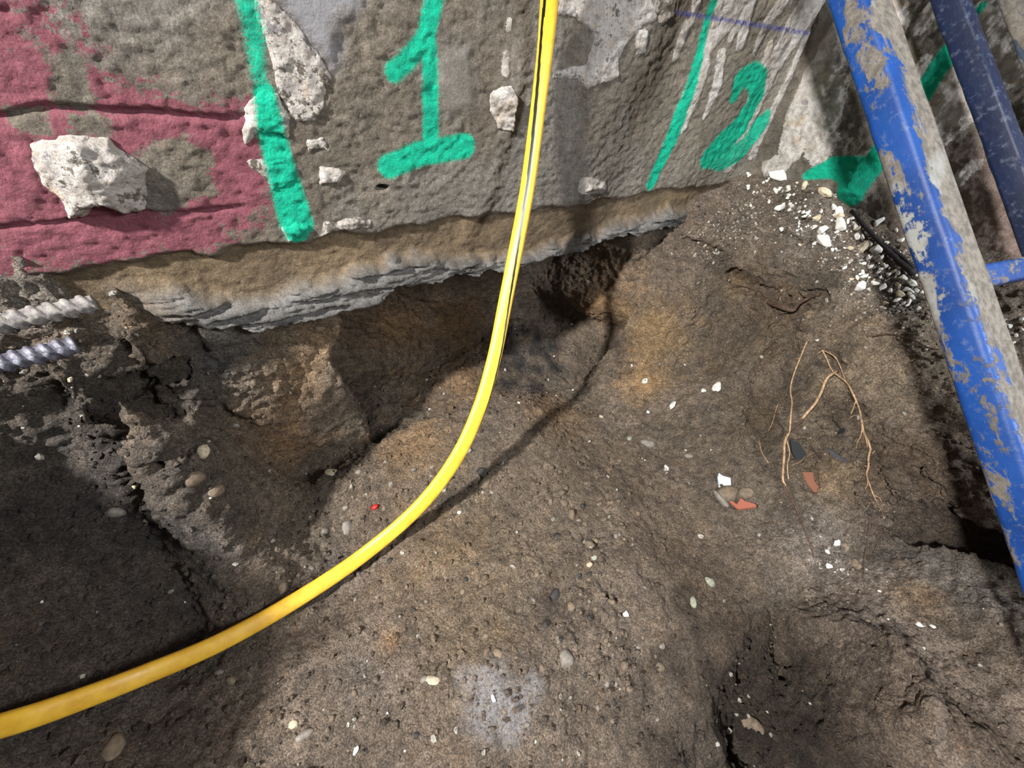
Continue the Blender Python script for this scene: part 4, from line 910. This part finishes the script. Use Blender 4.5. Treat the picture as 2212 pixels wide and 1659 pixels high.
def peb(x, y, s, mat, lab, asp=(1, .75, .6), seed=None, sink=0.42, yaw=None, grp='pebbles on the pit floor'):
    sd = seed if seed is not None else int(x * 7 + y)
    put('pebble', pebble_mesh('pebble', sd % 97, mat, *asp, 3, 0.24), x, y, s, lab, 'pebble', grp, tilt=0.15, sink=sink, yaw=yaw)
for a in [(715, 1020, 28, CREAM, 'cream flat pebble left of the hose, below the hollow', (1, .8, .35)), (1222, 1422, 38, GREY, 'largest smooth grey round pebble, right of the grey crust', (1, .9, .75)), (747, 1140, 32, GREY, 'flat bluish grey pebble left of the hose', (1, .65, .4)),
    (1042, 1045, 34, TAN, 'tan pebble just right of the hose bend', (1, .7, .55)), (1400, 958, 30, GREY, 'grey flat pebble on the upper right floor', (1, .6, .4)), (1360, 945, 20, PALEG, 'pale upright pebble beside the grey flat one', (1, .6, .5)), (1300, 900, 14, CREAM, 'small cream pebble near the lip of the hollow', (1, .7, .5)),
    (1235, 1112, 26, BROWN, 'brown egg-shaped pebble in the pebbly streak', (1, .6, .6)), (1212, 1062, 20, BROWN, 'dark brown pebble at the top of the pebbly streak', (1, .8, .6)), (1217, 1085, 22, BROWN, 'brown pebble, second from the top of the pebbly streak', (1, .8, .6)), (1190, 1085, 14, TAN, 'small tan pebble left of the pebbly streak', (1, .8, .6)),
    (1270, 1175, 26, BROWN, 'brown rounded pebble right of the pebbly streak', (1, .7, .6)), (1282, 1205, 16, PALEG, 'small pale pebble of a pair in the pebbly streak', (1, .8, .6)), (1272, 1220, 14, CREAM, 'small cream pebble of a pair in the pebbly streak', (1, .8, .6)), (1205, 1158, 20, DARK, 'dark stone left of the pebbly streak', (1, .8, .6)), (1200, 1285, 30, DARK, 'darkest rough stone in the middle of the floor', (1, .8, .6)),
    (1233, 1310, 22, TAN, 'tan pebble below the darkest stone', (1, .8, .6)), (1178, 1348, 16, DARK, 'small dark stone above the grey round pebble', (1, .8, .6)), (1075, 1412, 26, TAN, 'tan angular pebble at the top of the grey crust', (1, .8, .6)), (1170, 1443, 16, BROWN, 'brown pebble at the right end of the grey crust', (1, .8, .6)), (935, 1470, 34, CREAM, 'elongated cream stone left of the grey crust', (1, .45, .5)),
    (915, 1468, 20, GREY, 'small grey stone touching the elongated cream one', (1, .8, .6)), (632, 1565, 26, CREAM, 'pale oval pebble below the hose', (1, .7, .5)), (655, 1588, 44, GREY, 'long grey stone below the pale oval pebble', (1, .45, .4)), (245, 1622, 60, TAN, 'large half-buried tan stone at the bottom left', (1, .8, .6)), (612, 1268, 26, TAN, 'tan pebble above the hose', (1, .7, .6)),
    (598, 1187, 18, CREAM, 'small cream pebble on the left slope', (1, .8, .6)), (830, 1097, 14, TAN, 'small tan pebble beside the red fragment', (1, .8, .6)), (745, 1097, 16, GREY, 'small grey pebble left of the red fragment', (1, .8, .6)), (730, 1040, 18, BROWN, 'brown pebble below the cream flat one', (1, .8, .6)), (775, 1020, 14, GREY, 'small grey pebble right of the cream flat one', (1, .8, .6)),
    (703, 1147, 16, GREY, 'small grey pebble left of the flat bluish one', (1, .8, .6)), (722, 1143, 12, TAN, 'small tan pebble touching the flat bluish one', (1, .8, .6)), (228, 668, 30, GREY, 'grey stone at the end of the dusty rebar', (1, .7, .6)), (500, 1470, 22, TAN, 'tan pebble right below the hose at lower left', (1, .7, .6)), (472, 1452, 20, GREY, 'grey pebble right below the hose at lower left', (1, .7, .6)),
    (1497, 1300, 28, PALEG, 'pale green stone, lower of two on the right floor', (1, .6, .5)), (1535, 1258, 26, PALEG, 'pale green stone, upper of two on the right floor', (1, .7, .5)), (1825, 1182, 22, TAN, 'tan pebble beside the white flakes under the roots', (1, .9, .7)), (1350, 1370, 14, BROWN, 'small brown pebble left of the dark slope', (1, .8, .6)), (1430, 1395, 18, GREY, 'grey pebble on the slope towards the dark hole', (1, .8, .6)),
    (1348, 1440, 22, BROWN, 'brown pebble right of the largest grey one', (1, .8, .6)), (1428, 1440, 22, BROWN, 'brown pebble on the slope, right of its neighbour', (1, .8, .6)), (1360, 1490, 18, TAN, 'tan pebble low on the slope to the dark hole', (1, .8, .6)), (1040, 1020, 24, DARK, 'dark stone right of the hose, above the tan one', (1, .8, .5)), (440, 975, 36, CREAM, 'cream rounded stone set in the left bank', (1, .7, .5)),
    (420, 1035, 40, BROWN, 'brown rounded stone set low in the left bank', (1, .8, .5)), (470, 1060, 34, BROWN, 'brown stone right of its twin in the left bank', (1, .8, .5)), (290, 1045, 26, CREAM, 'small cream stone in the dark left bank', (1, .5, .5)), (248, 1108, 34, GREY, 'grey stone in the dark left bank', (1, .7, .5)), (315, 1128, 18, CREAM, 'small pale pebble right of the grey stone in the left bank', (1, .6, .5)),
    (690, 710, 30, TAN, 'tan stone set in the soil pillar under the footing', (1, .5, .5)), (1695, 1205, 14, BROWN, 'small brown pebble left of the white flakes', (1, .8, .6)), (1850, 1225, 34, TAN, 'tan clod below the white flakes', (1, .6, .5)), (1490, 985, 20, GREY, 'grey flat pebble above the glass shard', (1, .6, .4)), (1160, 1240, 14, TAN, 'small tan pebble in the middle of the floor', (1, .8, .6)),
    (1640, 1575, 40, BROWN, 'dim brown stone in the dark hole', (1, .6, .4)), (1610, 1560, 46, BROWN, 'dim brown slab in the dark hole', (1, .7, .3))]:
    peb(*a)
# random small pebbles of the floor, each its own thing
c = 0; PB = [pebble_mesh('pebble', 200 + i, m, 1, random.uniform(.65, .9), random.uniform(.5, .7), 2, 0.18) for i, m in enumerate([BROWN, BROWN, TAN, GREY, BROWN, TAN, DARK, GREY])]
fl = [(620, 1080), (900, 1010), (1300, 960), (1500, 1020), (1560, 1200), (1480, 1400), (1350, 1560), (1100, 1640), (760, 1640), (560, 1560), (780, 1320), (560, 1240)]
while c < 150:
    if c < 70: x, y = random.gauss(1280, 55) + random.uniform(-30, 60), random.uniform(1040, 1560)
    else: x, y = random.uniform(560, 1560), random.uniform(1000, 1640)
    if c >= 70 and not in_poly(x, y, fl): continue
    k = random.randrange(8); tone = ['brown', 'brown', 'tan', 'grey', 'brown', 'tan', 'dark', 'grey'][k]
    zone = 'in the pebbly streak right of the floor centre' if c < 70 else ('on the floor above the grey crust' if y < 1400 else 'on the floor around the grey crust')
    put('pebble', PB[k], x, y, random.uniform(7, 15), f'small {tone} pebble bedded {zone}', 'pebble', f'small {tone} pebbles on the pit floor', tilt=0.2, sink=0.35); c += 1

# fragments
def prism_thing(name, outline, thick, mat, px, py, size_px, label, cat, yaw, tilt=(0, 0), lift=0.3, group=None):
    bm = bmesh.new(); vs = [bm.verts.new((x, y, 0)) for x, y in outline]; f = bm.faces.new(vs)
    r = bmesh.ops.extrude_face_region(bm, geom=[f])
    for v in r['geom']:
        if isinstance(v, bmesh.types.BMVert): v.co.z += thick; v.co.x *= 0.93; v.co.y *= 0.95
    bmesh.ops.recalc_face_normals(bm, faces=bm.faces)
    bmesh.ops.bevel(bm, geom=list(bm.edges), offset=thick * 0.12, segments=2, affect='EDGES')
    me = bpy.data.meshes.new(name); bm.to_mesh(me); bm.free(); me.materials.append(mat)
    o = link(name, me); h, n = ground(px, py); s = size_px * depth_of(h) / F_PX * 0.5
    toc = (Vector(CAM) - h).normalized(); q = (n * 0.6 + toc * 0.4).normalized()
    rx = Vector(ROT[:, 0]); rx = (rx - q * rx.dot(q)).normalized(); ry = q.cross(rx)
    Mx = Matrix([[rx.x, ry.x, q.x, 0], [rx.y, ry.y, q.y, 0], [rx.z, ry.z, q.z, 0], [0, 0, 0, 1]])
    o.rotation_mode = 'QUATERNION'
    o.rotation_quaternion = Mx.to_quaternion() @ Quaternion((0, 0, 1), yaw) @ Quaternion((1, 0, 0), tilt[0]) @ Quaternion((0, 1, 0), tilt[1])
    o.scale = (s, s, s); o.location = h + n * (s * (lift - 0.3) * thick)
    return tag(o, label, cat, group)
prism_thing('glass_shard', [(-0.75, -0.9), (0.55, -0.75), (0.85, 0.25), (0.15, 0.6), (-0.15, 1.0), (-0.45, 0.55)], 0.14, GLASS, 1562, 1042, 40, 'pale blue-white glass shard lying on the brown clod', 'glass shard', 0.1, (0.3, 0), 1.5)
put('soil_clod', pebble_mesh('soil_clod', 31, BROWN, 1, .8, .6, 3, 0.3), 1572, 1066, 46, 'brown soil clod under the glass shard', 'clod', sink=0.2)
put('soil_clod', pebble_mesh('soil_clod', 33, BROWN, 1, .85, .6, 3, 0.3), 1610, 1066, 38, 'grey-brown clod right of the glass shard', 'clod', sink=0.2)
prism_thing('brick_fragment', [(-1.0, 0.35), (-0.55, 0.15), (-0.3, -0.15), (0.1, 0.35), (0.35, 0.05), (1.0, -0.2), (0.95, -0.45), (0.3, -0.5), (-0.3, -0.55), (-0.6, -0.2)], 0.35, BRICK, 1603, 1090, 56, 'orange brick fragment at the foot of the right bank', 'brick', -0.1, (0, 0), 1.0)
put('stone_shard', pebble_mesh('stone_shard', 44, GREY, 1, .3, .3, 3, 0.2), 1556, 1080, 46, 'thin grey stone sliver below the glass shard', 'shard', yaw=2.4, sink=0.1)
prism_thing('slate_shard', [(-0.9, 0.75), (-0.3, 0.5), (0.95, -0.45), (0.35, -0.85), (-0.15, -0.3)], 0.16, SLATE, 1810, 985, 48, 'black pointed slate shard sticking out between the roots', 'shard', 0.0, (0, 0), 1.4)
prism_thing('slate_shard', [(-0.9, 0.6), (0.5, 0.5), (0.9, -0.3), (0.0, -0.5)], 0.3, SLATE, 1822, 934, 22, 'small black shard above the pointed slate', 'shard', 0.0, (0, 0), 1.0)
prism_thing('slate_shard', [(-0.5, 0.95), (0.1, 0.7), (0.55, -0.2), (0.8, -0.85), (-0.2, -0.7), (-0.5, 0)], 0.2, SLATE, 1720, 975, 56, 'dark slate plate behind the left hanging roots', 'shard', 0.0, (0, 0), 0.9)
prism_thing('brick_fragment', [(-0.3, 0.9), (0.35, 0.75), (0.2, 0.1), (0.45, -0.9), (-0.1, -0.7), (-0.3, 0)], 0.2, mat_plain('brick_dull', (150, 98, 76), (122, 84, 66), 60, 0.9, 0.5, (100, 84, 66)), 1755, 1045, 60, 'dull reddish brick sliver half buried between the roots', 'brick', 0.0, (0, 0), 0.5)
put('red_fragment', pebble_mesh('red_fragment', 51, REDBIT, 1, .7, .6, 2, 0.3), 811, 1097, 15, 'tiny bright red fragment left of the hose', 'fragment', sink=0.0)

# ------------------------------------------------------------------ roots and twigs
def root_path(pp, lift=0.012):
    out = []
    for k, q in enumerate(pp):
        x, y = q[:2]; h, n = ground(x, y); lf = q[2] if len(q) > 2 else lift
        d = (Vector(CAM) - h).normalized(); out.append(np.array(h + d * lf))
    return out
def root(label, branches, mat, cat='root', name='root', group=None):
    """branches: list of (points px, radius start mm, radius end mm); the first is the root itself"""
    o = None
    for i, (pp, r0, r1) in enumerate(branches):
        P = root_path(pp); n = len(P)
        me = tube_mesh(name if i == 0 else 'rootlet', P, [1.25 * (r0 + (r1 - r0) * k / (n - 1)) / 1000 for k in range(n)], mat, 9, 5, bumpy=0.18)
        if i == 0: o = tag(link(name, me), label, cat, group)
        else: link('rootlet', me, o)
    return o
GRT = 'roots hanging out of the right bank'
root('long thin pale root hanging at the left of the root tangle', [([(1743, 738), (1730, 770), (1718, 800), (1709, 830), (1708, 850), (1711, 870), (1708, 900), (1706, 930), (1700, 945)], 2.0, 2.2), ([(1730, 772, .014), (1722, 776, .02), (1715, 774, .02)], 0.9, 0.5)], ROOTP, group=GRT)
root('pale root forking downward below the left hanging root', [([(1702, 938), (1695, 958), (1694, 985), (1692, 1010), (1691, 1035), (1697, 1050)], 3.2, 2.6), ([(1697, 942), (1702, 960), (1706, 980), (1701, 1005), (1703, 1035)], 2.0, 1.4), ([(1740, 985), (1728, 998), (1712, 1004)], 0.9, 0.7)], ROOTP, group=GRT)
root('thick orange-tan root crossing the middle of the tangle', [([(1808, 802, .03), (1795, 810, .03), (1785, 820, .03), (1775, 845, .03), (1762, 870, .03), (1745, 890, .02), (1732, 905, .012)], 3.6, 3.2), ([(1778, 828, .03), (1770, 820, .03)], 1.4, 0.8)], ROOTP, group=GRT)
root('dark root continuing from the thick tan root', [([(1736, 905), (1722, 918), (1708, 930), (1696, 938)], 2.6, 2.2), ([(1722, 916), (1712, 912)], 1.2, .8)], ROOTD, group=GRT)
root('long pale branching root hanging at the right of the tangle', [([(1776, 756, .02), (1786, 775, .03), (1792, 790, .03), (1800, 803, .03), (1815, 815, .03), (1830, 828, .03), (1842, 850, .03), (1850, 868, .025), (1858, 890, .02), (1862, 915, .02), (1866, 935, .02), (1876, 955, .02), (1881, 972, .02)], 2.2, 2.4),
    ([(1778, 757, .02), (1800, 768, .03), (1812, 785, .03), (1822, 810, .03), (1828, 826, .03)], 1.5, 1.3), ([(1848, 868, .03), (1842, 885, .03), (1838, 895, .02)], 1.3, .7), ([(1858, 895, .02), (1845, 898, .03), (1836, 902, .03)], 1.0, .8), ([(1862, 918, .02), (1860, 940, .02), (1852, 955, .02), (1850, 968, .02)], 1.4, .8), ([(1864, 925, .03), (1870, 945, .03), (1874, 965, .02)], 1.3, 1.2), ([(1776, 757, .02), (1768, 764, .02)], 1.2, .8)], ROOTP, group=GRT)
root('pale wavy root below the right hanging root', [([(1880, 972, .02), (1876, 990, .03), (1876, 1008, .03), (1872, 1024, .03), (1877, 1042, .03), (1884, 1062, .03), (1892, 1080, .025), (1902, 1100, .02), (1910, 1120, .015)], 2.4, 1.4), ([(1876, 1008, .03), (1866, 1006, .03)], 1.2, .8), ([(1872, 1026, .03), (1874, 1045, .03), (1868, 1058, .02)], 1.2, .7), ([(1888, 1070, .03), (1900, 1076, .03), (1905, 1086, .03)], 1.2, .8), ([(1890, 974, .02), (1884, 980, .03)], 1.2, .8), ([(1880, 1082, .02), (1874, 1096, .02)], .9, .5)], ROOTP, group=GRT)
root('dark root running down the foot of the right bank', [([(1692, 1045), (1700, 1068), (1715, 1088), (1724, 1110), (1733, 1132), (1742, 1155), (1752, 1180), (1758, 1205)], 3.4, 1.8), ([(1706, 1040), (1708, 1060), (1718, 1078)], 1.2, 1)], ROOTD, group=GRT)
root('pair of thin dark roots on the grey slope under the tangle', [([(1880, 1120), (1876, 1150), (1872, 1180), (1866, 1215), (1866, 1250)], 1.6, 1.8), ([(1912, 1122), (1908, 1150), (1895, 1175), (1885, 1200)], 1.2, .8)], ROOTD, group=GRT)
root('thin dark root across the smooth bank beside the ladder', [([(1886, 726), (1905, 722), (1930, 722), (1952, 730), (1975, 736), (2000, 748), (2030, 756)], 2.2, 1.4), ([(1938, 732), (1960, 748), (1985, 768), (2015, 776), (2035, 778)], 2.0, 2.2)], ROOTD, group='roots on the bank')
root('thick cut brown root stub poking out of the right bank', [([(1636, 632), (1648, 645, .03), (1668, 656, .035), (1690, 664, .04), (1712, 670, .03), (1726, 655, .02), (1745, 645, .01), (1770, 635)], 9, 4), ([(1640, 636), (1625, 624), (1600, 618), (1580, 622)], 2, 1)], ROOTD, 'root', 'root_stub')
root('dark forked twig lying on the rubble against the ladder', [([(1840, 455), (1860, 480, .015), (1890, 512, .02), (1910, 532, .02), (1940, 562, .02), (1975, 592, .02)], 4, 8), ([(1905, 525, .02), (1930, 540, .03), (1955, 560, .03), (1975, 578, .03)], 4.5, 4)], TWIG, 'twig', 'twig')
for i, (pp, lab) in enumerate([([(1682, 870), (1675, 890), (1668, 915), (1660, 930)], 'short grey rootlet left of the hanging roots'), ([(1640, 950), (1645, 975), (1660, 1000)], 'faint rootlet at the foot of the left slope')]):
    root(lab, [(pp, 1.3, .8)], ROOTP, 'root', 'root', 'roots on the bank')

# ------------------------------------------------------------------ crumbs of soil: too many to count
def crumbs(name, n, region_fn, r0, r1, label, mat, cat, white=0.0, seed=1):
    rg = np.random.default_rng(seed)
    bm = bmesh.new(); bmesh.ops.create_icosphere(bm, subdivisions=1, radius=1); bv = np.array([v.co[:] for v in bm.verts]); bf = np.array([[v.index for v in f.verts] for f in bm.faces]); bm.free()
    cen = SV[SF].mean(1); nr = np.cross(SV[SF[:, 2]] - SV[SF[:, 0]], SV[SF[:, 3]] - SV[SF[:, 1]]); nr /= np.linalg.norm(nr, axis=1, keepdims=True) + 1e-12
    nr[(nr * (CAM - cen)).sum(1) < 0] *= -1
    w = region_fn(cen, nr); w = w / w.sum(); idx = rg.choice(len(cen), n, p=w)
    V = np.zeros((n, len(bv), 3)); Cc = np.zeros((n, len(bv), 3))
    for k, i in enumerate(idx):
        r = r0 + (r1 - r0) * rg.random() ** 3; s = r * rg.uniform(0.6, 1.2, 3); q, _ = np.linalg.qr(rg.normal(size=(3, 3)))
        jit = 1 + rg.uniform(-0.25, 0.25, (len(bv), 1))
        V[k] = cen[i] + nr[i] * r * 0.25 + rg.normal(0, 0.002, 3) * 0 + (bv * jit * s) @ q.T
        cc = sc[SF[i, 0]] * rg.uniform(0.75, 1.35)
        if rg.random() < white: cc = lin(196, 190, 178) * rg.uniform(0.7, 1.1)
        Cc[k] = cc
    Fc = (bf[None] + (np.arange(n) * len(bv))[:, None, None]).reshape(-1, 3)
    me = mesh_np(name, V.reshape(-1, 3), Fc, mat, False, {'col': np.clip(Cc.reshape(-1, 3), 0.004, 1), 'ext': np.zeros((n * len(bv), 3))})
    return tag(link(name, me), label, cat, None, 'stuff')
def reg_floor(c, n): return (np.clip(srough[SF[:, 0]], 0.5, 3)) * (n[:, 2] > 0.2) * ((c[:, 1] < -0.015) | (c[:, 2] < 0.45)) * (c[:, 1] < 0.35) * (c[:, 0] < 1.86) * (c[:, 0] > -0.9) * (c[:, 1] > -1.6)
crumbs('soil_crumbs', 18000, reg_floor, 0.0016, 0.009, 'loose brown soil crumbs strewn over the pit and its banks', SOIL, 'soil', 0.03, 1)
gp = np.array([hit(x, y, bvh)[0] for x, y in [(60, 610), (-60, 640), (1640, 440), (1720, 480), (1800, 540), (1880, 590), (1960, 640), (1790, 1190), (1530, 520), (1600, 480)]])
gr = np.array([.14, .16, .1, .1, .1, .1, .12, .06, .08, .08])
def reg_grit(c, n):
    w = np.zeros(len(c))
    for p, r in zip(gp, gr): w += np.exp(-(((c - p) ** 2).sum(1)) / (r * r))
    return w * (n[:, 2] > 0.1) * (c[:, 1] < -0.012) * (c[:, 0] < 1.86)
crumbs('gravel_grit', 5000, reg_grit, 0.0015, 0.007, 'grey and white grit along the foot of both walls', SOIL, 'grit', 0.25, 2)
